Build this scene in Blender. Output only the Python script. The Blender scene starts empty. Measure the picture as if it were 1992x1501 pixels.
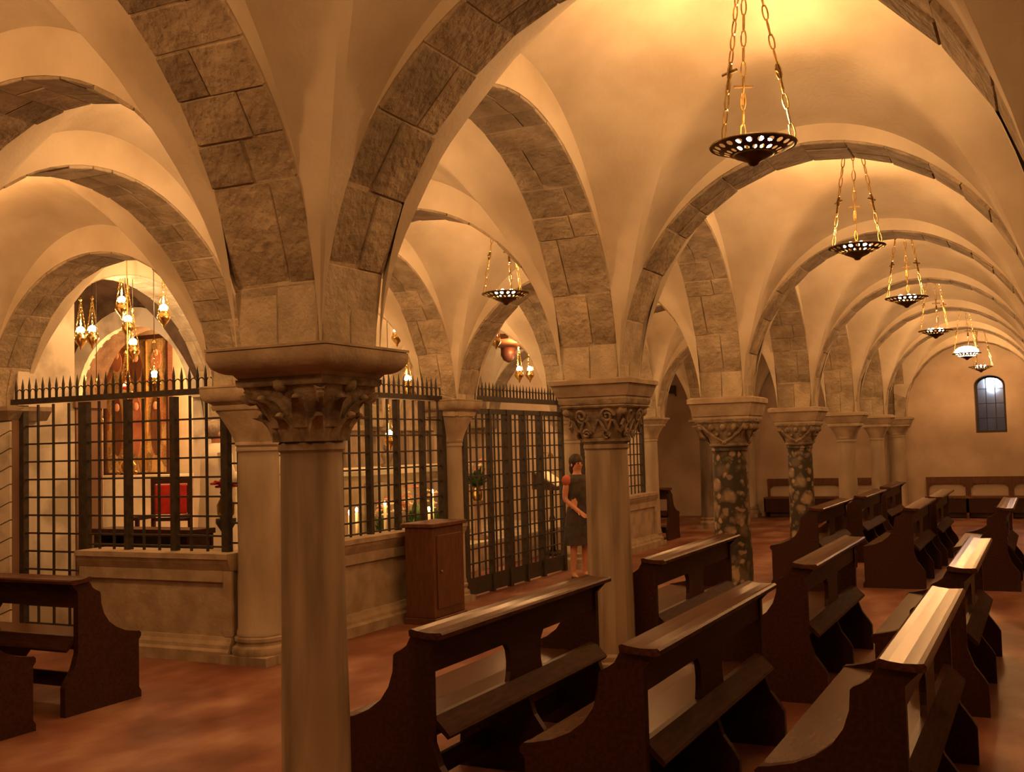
import bpy, bmesh, math, random
from mathutils import Vector, Matrix
random.seed(7)
PI = math.pi
S = bpy.context.scene
COL = S.collection

# ------------------------------------------------------------------ camera, world, exposure
cam_d = bpy.data.cameras.new('camera')
cam_d.sensor_width = 36.0
cam_d.lens = 2099.68 / 1992 * 36
cam_d.clip_end = 200
cam = bpy.data.objects.new('camera', cam_d); COL.objects.link(cam)
yaw, pitch, roll = 0.4574, 0.0551, -0.0272
fw = Vector((-math.sin(yaw), math.cos(yaw), 0)); rt = Vector((math.cos(yaw), math.sin(yaw), 0)); up = Vector((0, 0, 1))
f2 = fw*math.cos(pitch) + up*math.sin(pitch); u2 = up*math.cos(pitch) - fw*math.sin(pitch)
r3 = rt*math.cos(roll) + u2*math.sin(roll); u3 = u2*math.cos(roll) - rt*math.sin(roll)
cam.matrix_world = Matrix(((r3.x, u3.x, -f2.x, 2.7767), (r3.y, u3.y, -f2.y, -3.7106), (r3.z, u3.z, -f2.z, 1.7), (0, 0, 0, 1)))
S.camera = cam
world = bpy.data.worlds.new('world'); S.world = world; world.use_nodes = True
world.node_tree.nodes['Background'].inputs[0].default_value = (1, .55, .25, 1)
world.node_tree.nodes['Background'].inputs[1].default_value = 0.02
S.view_settings.view_transform = 'Standard'; S.view_settings.look = 'None'
S.view_settings.exposure = 0.72; S.view_settings.gamma = 1.0; S.view_settings.use_curve_mapping = False
S.cycles.use_denoising = True
S.cycles.max_bounces = 8; S.cycles.diffuse_bounces = 5; S.cycles.glossy_bounces = 3
S.cycles.sample_clamp_indirect = 4.0
WARM = (1.0, .475, .16)          # tungsten lamps through the phone's white balance
LAMP_W = 60.0

# ------------------------------------------------------------------ materials
def nt(m):
    m.use_nodes = True
    return m.node_tree.nodes, m.node_tree.links
def mat(name, c1, c2=None, scale=4.0, rough=.7, bump=0.0, bscale=30.0, metal=0.0, spec=.4, rnd=0.0, stretch=None, detail=6.0, bdist=.02, lo=.35, hi=.65, c3=None):
    m = bpy.data.materials.new(name); N, L = nt(m); B = N['Principled BSDF']
    B.inputs['Roughness'].default_value = rough; B.inputs['Metallic'].default_value = metal
    B.inputs['Specular IOR Level'].default_value = spec
    tc = N.new('ShaderNodeTexCoord'); src = tc.outputs['Object']
    if stretch:
        mp = N.new('ShaderNodeMapping'); mp.inputs['Scale'].default_value = stretch; L.new(src, mp.inputs[0]); src = mp.outputs[0]
    out = None
    if c2:
        n = N.new('ShaderNodeTexNoise'); n.inputs['Scale'].default_value = scale; n.inputs['Detail'].default_value = detail
        L.new(src, n.inputs['Vector'])
        r = N.new('ShaderNodeValToRGB'); r.color_ramp.elements[0].position = lo; r.color_ramp.elements[1].position = hi
        r.color_ramp.elements[0].color = (*c1, 1); r.color_ramp.elements[1].color = (*c2, 1)
        if c3:
            e = r.color_ramp.elements.new((lo+hi)/2); e.color = (*c3, 1)
        L.new(n.outputs['Fac'], r.inputs[0]); out = r.outputs[0]
    else:
        B.inputs['Base Color'].default_value = (*c1, 1)
    if rnd and out is not None:
        oi = N.new('ShaderNodeObjectInfo'); mr = N.new('ShaderNodeMapRange'); mr.inputs['To Min'].default_value = 1-rnd; mr.inputs['To Max'].default_value = 1+rnd*.6
        L.new(oi.outputs['Random'], mr.inputs[0])
        mx = N.new('ShaderNodeVectorMath'); mx.operation = 'SCALE'; L.new(out, mx.inputs[0]); L.new(mr.outputs[0], mx.inputs['Scale']); out = mx.outputs[0]
    if out is not None: L.new(out, B.inputs['Base Color'])
    if bump:
        n2 = N.new('ShaderNodeTexNoise'); n2.inputs['Scale'].default_value = bscale; n2.inputs['Detail'].default_value = 5
        L.new(src, n2.inputs['Vector'])
        b = N.new('ShaderNodeBump'); b.inputs['Strength'].default_value = bump; b.inputs['Distance'].default_value = bdist
        L.new(n2.outputs['Fac'], b.inputs['Height']); L.new(b.outputs[0], B.inputs['Normal'])
    return m
def emit(name, col, st):
    m = bpy.data.materials.new(name); N, L = nt(m); B = N['Principled BSDF']
    B.inputs['Base Color'].default_value = (*col, 1); B.inputs['Emission Color'].default_value = (*col, 1); B.inputs['Emission Strength'].default_value = st
    return m
def glass(name, col, rough=.05):
    m = bpy.data.materials.new(name); N, L = nt(m); B = N['Principled BSDF']
    B.inputs['Base Color'].default_value = (*col, 1); B.inputs['Transmission Weight'].default_value = 1; B.inputs['Roughness'].default_value = rough
    return m

M = {}
M['plaster'] = mat('plaster', (.47, .405, .31), (.66, .60, .50), 1.6, .85, .12, 40, spec=.2)
M['wallplaster'] = mat('wall_plaster', (.46, .37, .29), (.66, .56, .46), 1.1, .85, .2, 25, spec=.2)
M['stone'] = mat('stone', (.32, .265, .195), (.50, .43, .33), 6, .9, .7, 24, bdist=.03, spec=.15, rnd=.22)
M['springer'] = mat('smooth_springer_stone', (.38, .33, .255), (.54, .475, .375), 8, .85, .5, 40, spec=.15, rnd=.12)
M['sooty'] = mat('smoke_dark_stone', (.085, .055, .038), (.16, .11, .075), 5, .9, .5, 25)  # dark tone paints gloom into the chapel vault and upper wall
M['mortar'] = mat('mortar', (.40, .34, .26), (.52, .45, .35), 9, .95, .5, 40, spec=.1)
M['impost'] = mat('impost_stone', (.33, .265, .195), (.46, .38, .29), 6, .75, .25, 30, spec=.25)
M['capital'] = mat('capital_stone', (.17, .135, .10), (.37, .30, .22), 12, .8, .5, 30, spec=.25)
M['marble'] = mat('grey_marble', (.22, .175, .13), (.45, .375, .29), 2.2, .45, .08, 30, stretch=(3, 3, .35), lo=.38, hi=.60)
M['pale_marble'] = mat('pale_marble', (.32, .265, .20), (.48, .41, .32), 2.0, .5, .05, 20, stretch=(2, 2, .5))
M['white_marble'] = mat('white_veined_marble', (.50, .47, .40), (.76, .72, .64), 2.4, .35, .03, 20, detail=9, lo=.4, hi=.52)
M['dark_marble'] = mat('dark_marble', (.10, .08, .07), (.22, .18, .14), 3, .4, .05, 20, stretch=(2, 2, .5))
M['brown_marble'] = mat('brown_marble', (.22, .13, .09), (.30, .19, .13), 3, .5)
def breccia():
    m = bpy.data.materials.new('breccia_marble'); N, L = nt(m); B = N['Principled BSDF']; B.inputs['Roughness'].default_value = .4
    tc = N.new('ShaderNodeTexCoord')
    n = N.new('ShaderNodeTexNoise'); n.inputs['Scale'].default_value = 7; n.inputs['Detail'].default_value = 5; L.new(tc.outputs['Object'], n.inputs['Vector'])
    mx = N.new('ShaderNodeMix'); mx.data_type = 'VECTOR'; mx.inputs['Factor'].default_value = .12
    L.new(tc.outputs['Object'], mx.inputs[4]); L.new(n.outputs['Color'], mx.inputs[5])
    def layer(sc, cut):
        v = N.new('ShaderNodeTexVoronoi'); v.inputs['Scale'].default_value = sc; L.new(mx.outputs[1], v.inputs['Vector'])
        r = N.new('ShaderNodeMapRange'); r.inputs['From Min'].default_value = .52; r.inputs['From Max'].default_value = .30; L.new(v.outputs['Distance'], r.inputs[0])
        c = N.new('ShaderNodeSeparateColor'); L.new(v.outputs['Color'], c.inputs[0])
        g = N.new('ShaderNodeMapRange'); g.inputs['From Min'].default_value = cut; g.inputs['From Max'].default_value = 1; L.new(c.outputs[0], g.inputs[0])
        k = N.new('ShaderNodeMath'); k.operation = 'MULTIPLY'; L.new(r.outputs[0], k.inputs[0]); L.new(g.outputs[0], k.inputs[1]); return k.outputs[0]
    a = N.new('ShaderNodeMath'); a.operation = 'MAXIMUM'; L.new(layer(7.5, .05), a.inputs[0]); L.new(layer(17, .1), a.inputs[1])
    r = N.new('ShaderNodeValToRGB'); el = r.color_ramp.elements
    el[0].color = (.045, .04, .03, 1); el[1].color = (.46, .35, .25, 1); e = el.new(.22); e.color = (.15, .12, .09, 1)
    L.new(a.outputs[0], r.inputs[0]); L.new(r.outputs[0], B.inputs['Base Color']); return m
M['breccia'] = breccia()
M['floor'] = mat('red_marble_floor', (.15, .055, .036), (.38, .22, .165), 1.5, .48, .02, 20, spec=.22, detail=8, lo=.36, hi=.64, c3=(.25, .11, .08), stretch=(1.2, .7, 1))
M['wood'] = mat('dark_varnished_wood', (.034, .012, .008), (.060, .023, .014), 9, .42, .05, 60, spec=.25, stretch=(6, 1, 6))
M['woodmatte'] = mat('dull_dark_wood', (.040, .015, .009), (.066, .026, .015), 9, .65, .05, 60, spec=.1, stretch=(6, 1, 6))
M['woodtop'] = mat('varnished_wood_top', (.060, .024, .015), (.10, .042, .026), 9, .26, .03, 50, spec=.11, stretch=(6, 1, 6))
M['boxwood'] = mat('reddish_wood', (.10, .040, .020), (.16, .065, .033), 6, .45, .05, 50, stretch=(5, 5, 1))
M['iron'] = mat('dark_iron', (.030, .024, .019), (.055, .042, .033), 20, .55, .1, 60, spec=.35)
M['brass'] = mat('old_brass', (.30, .20, .08), (.50, .36, .14), 20, .32, 0, metal=1.0)
M['darkbrass'] = mat('blackened_brass', (.10, .07, .035), (.20, .14, .06), 20, .38, 0, metal=1.0)
M['gold'] = mat('gilt_metal', (.70, .46, .16), (.90, .66, .26), 14, .25, 0, metal=1.0)
M['cloth'] = mat('white_cloth', (.72, .68, .60), (.82, .78, .70), 5, .85, .1, 30)
M['red'] = mat('red_velvet', (.36, .02, .02), (.50, .03, .03), 12, .8)
M['skin'] = mat('skin', (.62, .30, .20), (.70, .36, .25), 9, .55)
M['black'] = mat('black_fabric', (.045, .04, .036), (.085, .075, .066), 12, .9)
M['coral'] = mat('coral_fabric', (.50, .13, .09), (.60, .18, .12), 9, .8)
M['hair'] = mat('dark_hair', (.03, .018, .012), (.06, .035, .022), 30, .5, stretch=(1, 1, 8))
M['greyhair'] = mat('grey_hair', (.22, .19, .16), (.36, .31, .26), 30, .6)
M['leaf'] = mat('leaf_green', (.035, .085, .022), (.09, .17, .05), 8, .5)
M['petal'] = mat('pale_petal', (.75, .62, .48), (.86, .78, .66), 6, .7)
M['pink'] = mat('pink_petal', (.62, .20, .14), (.78, .34, .25), 6, .7)
M['wax'] = mat('wax', (.82, .74, .58), (.88, .80, .64), 6, .5)
M['fresco'] = mat('red_fresco', (.30, .10, .06), (.52, .24, .14), 3, .85, .1, 30)
M['paper'] = mat('paper', (.86, .80, .62), (.9, .84, .68), 10, .8)
M['bulb'] = emit('lit_bulb', (1, .80, .42), 45)
M['flame'] = emit('flame', (1, .72, .28), 22)
M['redglow'] = emit('red_lamp_glow', (1, .10, .05), 9)
M['redcore'] = emit('lamp_core', (1, .75, .6), 30)
M['redglass'] = mat('red_glass', (.5, .02, .02), (.6, .03, .03), 4, .15)
M['sky'] = emit('daylight', (.80, .90, 1.0), 26)
M['pane'] = glass('window_pane', (.75, .80, .88), .12)
def icon_mat():
    m = bpy.data.materials.new('gilded_painting'); N, L = nt(m); B = N['Principled BSDF']; B.inputs['Roughness'].default_value = .4; B.inputs['Metallic'].default_value = .35
    tc = N.new('ShaderNodeTexCoord'); v = N.new('ShaderNodeTexVoronoi'); v.inputs['Scale'].default_value = 9
    mp = N.new('ShaderNodeMapping'); mp.inputs['Scale'].default_value = (1.2, 1, .6); L.new(tc.outputs['Object'], mp.inputs[0]); L.new(mp.outputs[0], v.inputs['Vector'])
    n = N.new('ShaderNodeTexNoise'); n.inputs['Scale'].default_value = 40; L.new(tc.outputs['Object'], n.inputs['Vector'])
    r = N.new('ShaderNodeValToRGB'); el = r.color_ramp.elements
    el[0].color = (.55, .38, .14, 1); el[1].color = (.62, .50, .26, 1)
    for p, c in ((.25, (.40, .15, .07)), (.42, (.60, .44, .2)), (.6, (.22, .16, .09)), (.75, (.66, .50, .22))):
        e = el.new(p); e.color = (*c, 1)
    s = N.new('ShaderNodeSeparateColor'); L.new(v.outputs['Color'], s.inputs[0])
    a = N.new('ShaderNodeMath'); a.operation = 'MULTIPLY_ADD'; a.inputs[1].default_value = .7; L.new(s.outputs[0], a.inputs[0])
    q = N.new('ShaderNodeMath'); q.operation = 'MULTIPLY'; q.inputs[1].default_value = .35; L.new(n.outputs['Fac'], q.inputs[0]); L.new(q.outputs[0], a.inputs[2])
    L.new(a.outputs[0], r.inputs[0]); L.new(r.outputs[0], B.inputs['Base Color']); return m
M['icon'] = icon_mat()

# ------------------------------------------------------------------ mesh helpers
class MB:
    def __init__(s): s.v = []; s.f = []
    def add(s, vs, fs):
        o = len(s.v); s.v += [tuple(p) for p in vs]; s.f += [tuple(i+o for i in f) for f in fs]; return s
    def hexa(s, p):
        return s.add(p, [(0, 3, 2, 1), (4, 5, 6, 7), (0, 1, 5, 4), (1, 2, 6, 5), (2, 3, 7, 6), (3, 0, 4, 7)])
    def box(s, x0, x1, y0, y1, z0, z1):
        return s.hexa([(x0, y0, z0), (x1, y0, z0), (x1, y1, z0), (x0, y1, z0), (x0, y0, z1), (x1, y0, z1), (x1, y1, z1), (x0, y1, z1)])
    def prism(s, pts, fn, t0, t1):
        n = len(pts)
        vs = [fn(a, b, t0) for a, b in pts] + [fn(a, b, t1) for a, b in pts]
        fs = [tuple(range(n-1, -1, -1)), tuple(range(n, 2*n))] + [(i, (i+1) % n, (i+1) % n+n, i+n) for i in range(n)]
        return s.add(vs, fs)
    def loft(s, rings, cap=True, close=True):
        n = len(rings[0]); vs = [p for r in rings for p in r]; fs = []
        for i in range(len(rings)-1):
            for j in range(n if close else n-1):
                k = (j+1) % n; fs.append((i*n+j, i*n+k, (i+1)*n+k, (i+1)*n+j))
        if cap: fs += [tuple(range(n-1, -1, -1)), tuple(range((len(rings)-1)*n, len(rings)*n))]
        return s.add(vs, fs)
    def lathe(s, prof, n=24, c=(0, 0, 0), cap=True):
        return s.loft([[(c[0]+r*math.cos(2*PI*j/n), c[1]+r*math.sin(2*PI*j/n), c[2]+z) for j in range(n)] for r, z in prof], cap)
    def tube(s, pts, r, n=6, cap=True):
        pts = [Vector(p) for p in pts]; rings = []
        rr = r if isinstance(r, (list, tuple)) else [r]*len(pts)
        ref = None
        for i, p in enumerate(pts):
            t = (pts[min(i+1, len(pts)-1)] - pts[max(i-1, 0)]).normalized()
            if ref is None or abs(ref.dot(t)) > .95: ref = Vector((0, 0, 1)) if abs(t.z) < .9 else Vector((1, 0, 0))
            u = t.cross(ref).normalized(); w = u.cross(t)
            rings.append([tuple(p + (u*math.cos(2*PI*j/n) + w*math.sin(2*PI*j/n))*rr[i]) for j in range(n)])
        return s.loft(rings, cap)
    def ball(s, c, r, n=10, m=6, sc=(1, 1, 1)):
        pr = [(max(1e-4, math.sin(PI*i/m)), -math.cos(PI*i/m)) for i in range(m+1)]
        return s.loft([[(c[0]+r*sc[0]*q*math.cos(2*PI*j/n), c[1]+r*sc[1]*q*math.sin(2*PI*j/n), c[2]+r*sc[2]*z) for j in range(n)] for q, z in pr], True)
    def mesh(s, name, m, smooth=False, bevel=0):
        me = bpy.data.meshes.new(name); me.from_pydata(s.v, [], s.f); me.materials.append(m)
        bm = bmesh.new(); bm.from_mesh(me); bmesh.ops.recalc_face_normals(bm, faces=bm.faces)
        if bevel: bmesh.ops.bevel(bm, geom=list(bm.edges), offset=bevel, segments=1, affect='EDGES', clamp_overlap=True)
        if smooth:
            for f in bm.faces: f.smooth = True
        bm.to_mesh(me); bm.free(); return me
    def build(s, name, m, parent=None, smooth=False, bevel=0, loc=None):
        return link(name, s.mesh(name, m, smooth, bevel), parent, loc)
def link(name, me, parent=None, loc=None, rot=None):
    o = bpy.data.objects.new(name, me); COL.objects.link(o)
    if parent: o.parent = parent
    if loc: o.location = loc
    if rot: o.rotation_euler = rot
    return o
def soft(o, ang=35):
    me = o.data
    for p in me.polygons: p.use_smooth = True
    try: me.set_sharp_from_angle(angle=math.radians(ang))
    except Exception: pass
    return o
def tag(o, label, cat, group=None):
    o['label'] = label; o['category'] = cat
    if group: o['group'] = group
    return o
def thing(name, label, cat, loc=(0, 0, 0), rz=0, group=None):
    o = bpy.data.objects.new(name, None); COL.objects.link(o); o.location = loc; o.rotation_euler = (0, 0, rz); o.empty_display_size = .1
    return tag(o, label, cat, group)
def struct(o): o['kind'] = 'structure'; return o
def kids(o): return [c for c in COL.objects if c.parent == o]
KIDS = {}
def dup(root, loc, rz, label, group=None):
    if root.name not in KIDS: KIDS[root.name] = [(c, kids(c)) for c in kids(root)]
    r = root.copy(); COL.objects.link(r); r.location = loc; r.rotation_euler = (0, 0, rz); r['label'] = label
    if group: r['group'] = group
    for c, gg in KIDS[root.name]:
        d = c.copy(); COL.objects.link(d); d.parent = r
        for g in gg:
            e = g.copy(); COL.objects.link(e); e.parent = d
    return r
def lamp(name, loc, w, col=WARM, r=.05, parent=None):
    d = bpy.data.lights.new(name, 'POINT'); d.energy = w; d.color = col; d.shadow_soft_size = r
    o = bpy.data.objects.new(name, d); COL.objects.link(o); o.location = loc
    if parent: o.parent = parent
    return o
XZ = lambda a, b, t: (a, t, b)
YZ = lambda a, b, t: (t, a, b)
XY = lambda a, b, t: (a, b, t)

# ------------------------------------------------------------------ grid of the crypt
SY = 3.3565
X_ = {'D': -9.396, 'C': -6.264, 'B': -3.132, 'A': 0.0, 'Z': 3.042, 'W': 6.084}
ZS = 1.99; W = .42; HW = .176; RISE = .25
YF = 6*SY                              # end wall
# floor and walls
f = MB().box(-9.9, 6.4, -7.0, YF+.1, -.2, 0).build('floor', M['floor']); struct(f)
struct(MB().box(6.08, 6.4, -7, YF+.3, 0, 4.4).build('wall_right', M['wallplaster']))
struct(MB().box(-9.9, 6.4, -7.3, -6.75, 0, 4.4).build('wall_back', M['wallplaster']))
struct(MB().box(-9.9, -9.5, -6.75, 8.2, 0, 4.4).build('wall_left', M['wallplaster']))
struct(MB().box(-6.9, -6.5, 6.86, YF+.2, 0, 4.4).build('wall_sanctuary_side', M['wallplaster']))
struct(MB().box(-6.5, -3.30, 13.66, 13.9, 0, 4.4).build('wall_sanctuary_end', M['wallplaster']))
# end wall with the arched window opening
wx, ww, wz0, wz1 = 1.80, .29, 1.70, 2.66
def arc(cx, cz, r, a0, a1, n, sq=1.0): return [(cx+r*math.cos(a0+(a1-a0)*i/n), cz+sq*r*math.sin(a0+(a1-a0)*i/n)) for i in range(n+1)]
wf = MB()
wf.prism([(-6.9, 0), (wx-ww, 0), (wx-ww, 4.4), (-6.9, 4.4)], XZ, YF, YF+.55)
wf.prism([(wx+ww, 0), (6.4, 0), (6.4, 4.4), (wx+ww, 4.4)], XZ, YF, YF+.55)
wf.prism([(wx-ww, 0), (wx+ww, 0), (wx+ww, wz0), (wx-ww, wz0)], XZ, YF, YF+.55)
wf.prism([(wx-ww, 4.4)] + list(reversed(arc(wx, wz1, ww, 0, PI, 12, .7))) + [(wx+ww, 4.4)], XZ, YF, YF+.55)
wall_far = struct(wf.build('wall_far', M['wallplaster']))
# window: frame, panes, bars; a light shaft with a piece of daylight behind it
win = struct(bpy.data.objects.new('window_1', None)); COL.objects.link(win); win.location = (wx, YF+.40, 0)
fr = MB()
out = [(-ww, wz0), (ww, wz0)] + arc(0, wz1, ww, 0, PI, 12, .7)
inn = [(-ww+.05, wz0+.05), (ww-.05, wz0+.05)] + arc(0, wz1, ww-.05, 0, PI, 12, .7)
n = len(out)
fr.add([XZ(a, b, 0) for a, b in out]+[XZ(a, b, 0) for a, b in inn]+[XZ(a, b, .06) for a, b in out]+[XZ(a, b, .06) for a, b in inn],
       [(i, (i+1) % n, n+(i+1) % n, n+i) for i in range(n)]+[(2*n+i, 3*n+i, 3*n+(i+1) % n, 2*n+(i+1) % n) for i in range(n)]+[(n+i, n+(i+1) % n, 3*n+(i+1) % n, 3*n+i) for i in range(n)])
fr.build('window_frame', M['iron'], win)
for i in (-1, 1):
    x = i*.0875
    MB().box(x-.008, x+.008, .01, .03, wz0+.04, wz1+.16).build('window_bar', M['iron'], win)
for z in (2.0, 2.3, 2.6): MB().box(-ww+.04, ww-.04, .012, .026, z-.006, z+.006).build('window_bar', M['iron'], win)
for i in (-1, 0, 1):
    MB().box(i*.165-.078, i*.165+.078, .035, .043, wz0+.04, wz1+.12).build('window_pane', M['pane'], win)
sh = MB()
sh.box(wx-.45, wx-.42, YF+.5, YF+1.6, 1.3, 3.4).box(wx+.42, wx+.45, YF+.5, YF+1.6, 1.3, 3.4).box(wx-.45, wx+.45, YF+1.55, YF+1.6, 1.3, 3.4).box(wx-.45, wx+.45, YF+.5, YF+1.6, 1.27, 1.3).box(wx-.45, wx+.45, YF+.5, YF+1.6, 3.4, 3.43)
struct(sh.build('window_1_light_shaft', mat('shaft_stone', (.16, .17, .2), (.24, .25, .28), 4, .9)))
sk = MB(); sk.prism([(.12*math.cos(a*PI/8), .20*math.sin(a*PI/8)) for a in range(16)], XZ, 0, .02)
sk = sk.build('window_1_daylight', M['sky'], loc=(wx+.0, YF+1.50, 2.78)); struct(sk)

# ------------------------------------------------------------------ vaults (groined, slightly domed)
ceiling = struct(bpy.data.objects.new('ceiling', None)); COL.objects.link(ceiling)
def apex(t): return {'L': 3.66, 'AB': 3.49, 'BC': 3.49, 'CD': 3.49, 'AZ': 3.54, 'ZW': 3.54}[t]
VM = {}
def vault_mesh(xa, xb, t):
    key = (round(xb-xa, 3), t)
    if key in VM: return VM[key]
    a = (xb-xa)/2 - W/2; b = SY/2 - W/2
    hx = apex(t)-ZS+(.12 if t == 'AZ' else RISE); hy = apex('L')-ZS+RISE          # heights of the edge curves
    N = 48; vs = []; fs = []
    T = [-PI/2+PI*i/N for i in range(N+1)]
    for tu in T:
        for tv in T:
            u, v = a*math.sin(tu), b*math.sin(tv); cu, cv = max(0, math.cos(tu)), max(0, math.cos(tv))
            dome = .40*cu*cu*cv*cv
            z1 = hx*cu; z2 = hy*cv
            zz = max(z1, z2)
            d = abs(z1-z2); 
            if d < .10 and min(cu, cv) > .45: zz += (.10-d)**2/.4*min(1, (min(cu, cv)-.45)*3)
            vs.append((u, v, ZS+zz+dome))
    for i in range(N):
        for j in range(N):
            a0, a1, a2, a3 = i*(N+1)+j, (i+1)*(N+1)+j, (i+1)*(N+1)+j+1, i*(N+1)+j+1
            fs += [(a0, a1, a2), (a0, a2, a3)] if (i < N//2) == (j < N//2) else [(a0, a1, a3), (a1, a2, a3)]
    me = bpy.data.meshes.new('vault'); me.from_pydata(vs, [], fs); me.materials.append(M['plaster'])
    for p in me.polygons: p.use_smooth = True
    try: me.set_sharp_from_angle(angle=math.radians(22))
    except Exception: pass
    VM[key] = me; return me
def vaults(r0, r1, t, k0, k1, m=None):
    for k in range(k0, k1+1):
        me = vault_mesh(X_[r0], X_[r1], t)
        if m: me = me.copy(); me.materials[0] = M[m]
        link('vault', me, ceiling, ((X_[r0]+X_[r1])/2, (k+.5)*SY, 0))
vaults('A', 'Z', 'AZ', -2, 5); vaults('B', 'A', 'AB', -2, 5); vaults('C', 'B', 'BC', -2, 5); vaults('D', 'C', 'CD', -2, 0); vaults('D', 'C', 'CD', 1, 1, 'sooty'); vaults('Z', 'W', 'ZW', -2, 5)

# ------------------------------------------------------------------ stone arches, laid course by course
def arch_proto(t, single, seed):
    """arch along local x, springing at z=ZS; each stone its own part when single"""
    rnd = random.Random(seed)
    full = SY if t == 'L' else {'AB': 3.132, 'BC': 3.132, 'CD': 3.132, 'AZ': 3.042, 'ZW': 3.042}[t]
    r = full/2-HW; H = apex(t)-ZS; TH = .31
    def P(th, off):
        x = (r+off)*math.cos(th); z = ZS+(H+off)*math.sin(th)
        return max(-full/2+.002, min(full/2-.002, x)), z
    root = bpy.data.objects.new('stone_arch', None); COL.objects.link(root); root.empty_display_size = .1
    th0 = math.asin(.04/H)
    # mortar core behind the stones
    n = 28; c = MB(); ins = .007; rings = []
    for i in range(n+1):
        th = th0+(PI-2*th0)*i/n; a = P(th, ins); b = P(th, TH-.01)
        w = W/2-ins
        rings.append([(a[0], -w, a[1]), (a[0], w, a[1]), (b[0], w, b[1]), (b[0], -w, b[1])])
    c.loft(rings); c.build('mortar_core', M['mortar'], root)
    # courses of uneven height
    th = th0; edges = [th0]
    while True:
        big = edges[-1] < .45 or edges[-1] > PI-.75
        step = rnd.uniform(.28, .38)/r if big else (rnd.uniform(.15, .22) if t == 'L' else rnd.uniform(.19, .29))/r
        if edges[-1]+step*1.5 > PI-th0: break
        edges.append(edges[-1]+step)
    edges.append(PI-th0)
    joined = MB()
    for ci in range(len(edges)-1):
        g = .0022/r
        e0, e1 = edges[ci]+g, edges[ci+1]-g
        q = rnd.random()
        cuts = [-W/2, W/2]
        if 0 < ci < len(edges)-2:
            if q < .75: cuts = [-W/2, rnd.uniform(-.09, .09), W/2]
            elif q < .85: cuts = [-W/2, -.08+rnd.uniform(-.02, .02), .07+rnd.uniform(-.02, .02), W/2]
        for j in range(len(cuts)-1):
            y0 = cuts[j]+(.0022 if j else 0); y1 = cuts[j+1]-(.0022 if j < len(cuts)-2 else 0)
            pr = rnd.uniform(-.005, .006)
            s0 = rnd.uniform(-.004, .004) if j == 0 else 0; s1 = rnd.uniform(-.004, .004) if j == len(cuts)-2 else 0
            y0 += s0; y1 += s1
            tw = [rnd.uniform(-.003, .003) for _ in range(4)]
            A, B = P(e0, pr), P(e1, pr); Cc, D = P(e0, TH), P(e1, TH)
            pts = [(A[0], y0, A[1]+tw[0]), (B[0], y0, B[1]+tw[1]), (B[0], y1, B[1]+tw[2]), (A[0], y1, A[1]+tw[3]), (Cc[0], y0, Cc[1]), (D[0], y0, D[1]), (D[0], y1, D[1]), (Cc[0], y1, Cc[1])]
            if single: MB().hexa(pts).build('stone', M['stone'] if 0 < ci < len(edges)-2 else M['springer'], root, bevel=.004)
            else: joined.hexa(pts)
    nf = 30
    for sg in (-1, 1):
        rg = []
        for i in range(nf+1):
            th = .31+(PI-.62)*i/nf; a = P(th, .016); b = P(th, TH-.012)
            ya, yb = sg*(W/2-.02), sg*(W/2+.008)
            rg.append([(a[0], ya, a[1]), (a[0], yb, a[1]), (b[0], yb, b[1]), (b[0], ya, b[1])])
        soft(MB().loft(rg).build('plaster_face', M['plaster'], root), 30)
    if not single:
        o = joined.build('arch_stones', M['stone'], root, bevel=.004); o['kind'] = 'stuff'
    return root
PROTO = {}
def arch(t, loc, rz, single, label, variant=0):
    key = (t, single, variant)
    if key not in PROTO:
        p = arch_proto(t, single, hash(t) % 97 + variant*13 if False else sum(map(ord, t))+variant*13)
        p.location = loc; p.rotation_euler = (0, 0, rz); tag(p, label, 'arch', 'stone arches of the crypt'); PROTO[key] = p; return p
    return dup(PROTO[key], loc, rz, label)
def mid(a, b): return (X_[a]+X_[b])/2
ords = ['nearest', 'second', 'third', 'fourth', 'fifth', 'sixth', 'seventh']
# across the nave
for k in range(0, 6):
    arch('AZ', (mid('A', 'Z'), k*SY, 0), 0, k <= 2, 'rough stone arch spanning the pew nave, %s arch counted from the front' % ords[k], k % 3)
wa = arch('AZ', (mid('A', 'Z'), 6*SY-.12, 0), 0, False, 'plastered stone arch against the end wall above the small window', 1)
# along row A
nm = ['large stone arch rising overhead on the left side of the nearest tall column', 'stone arch from the nearest column back to the fluted column']
arch('L', (0, -.5*SY, 0), PI/2, True, nm[0], 0); arch('L', (0, .5*SY, 0), PI/2, True, nm[1], 1)
for k in range(1, 6):
    arch('L', (0, (k+.5)*SY, 0), PI/2, k == 1, 'stone arch along the pew row, %s bay behind the fluted column' % ords[k-1], k % 2)
# aisle between A and B
arch('AB', (mid('B', 'A'), 0, 0), 0, True, 'plastered voussoir arch of the left aisle at the upper left of the photo', 0)
arch('AB', (mid('B', 'A'), SY, 0), 0, True, 'stone arch of the aisle seen through the gap beside the nearest column', 1)
for k in range(2, 6): arch('AB', (mid('B', 'A'), k*SY, 0), 0, False, 'aisle arch behind the spotted marble columns, %s beyond the fluted column' % ords[k-2], 0)
# along row B
arch('L', (X_['B'], .5*SY, 0), PI/2, True, 'stone arch with rough soffit at far left, ending at the thick plain column', 0)
arch('L', (X_['B'], 1.5*SY, 0), PI/2, True, 'stone arch above the iron grille behind the nearest column', 1)
arch('L', (X_['B'], 2.5*SY, 0), PI/2, True, 'stone arch above the tall iron gate of the sanctuary', 0)
for k in range(3, 6): arch('L', (X_['B'], (k+.5)*SY, 0), PI/2, False, 'far stone arch beyond the sanctuary gate, %s in line' % ords[k-3], 1)
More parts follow.
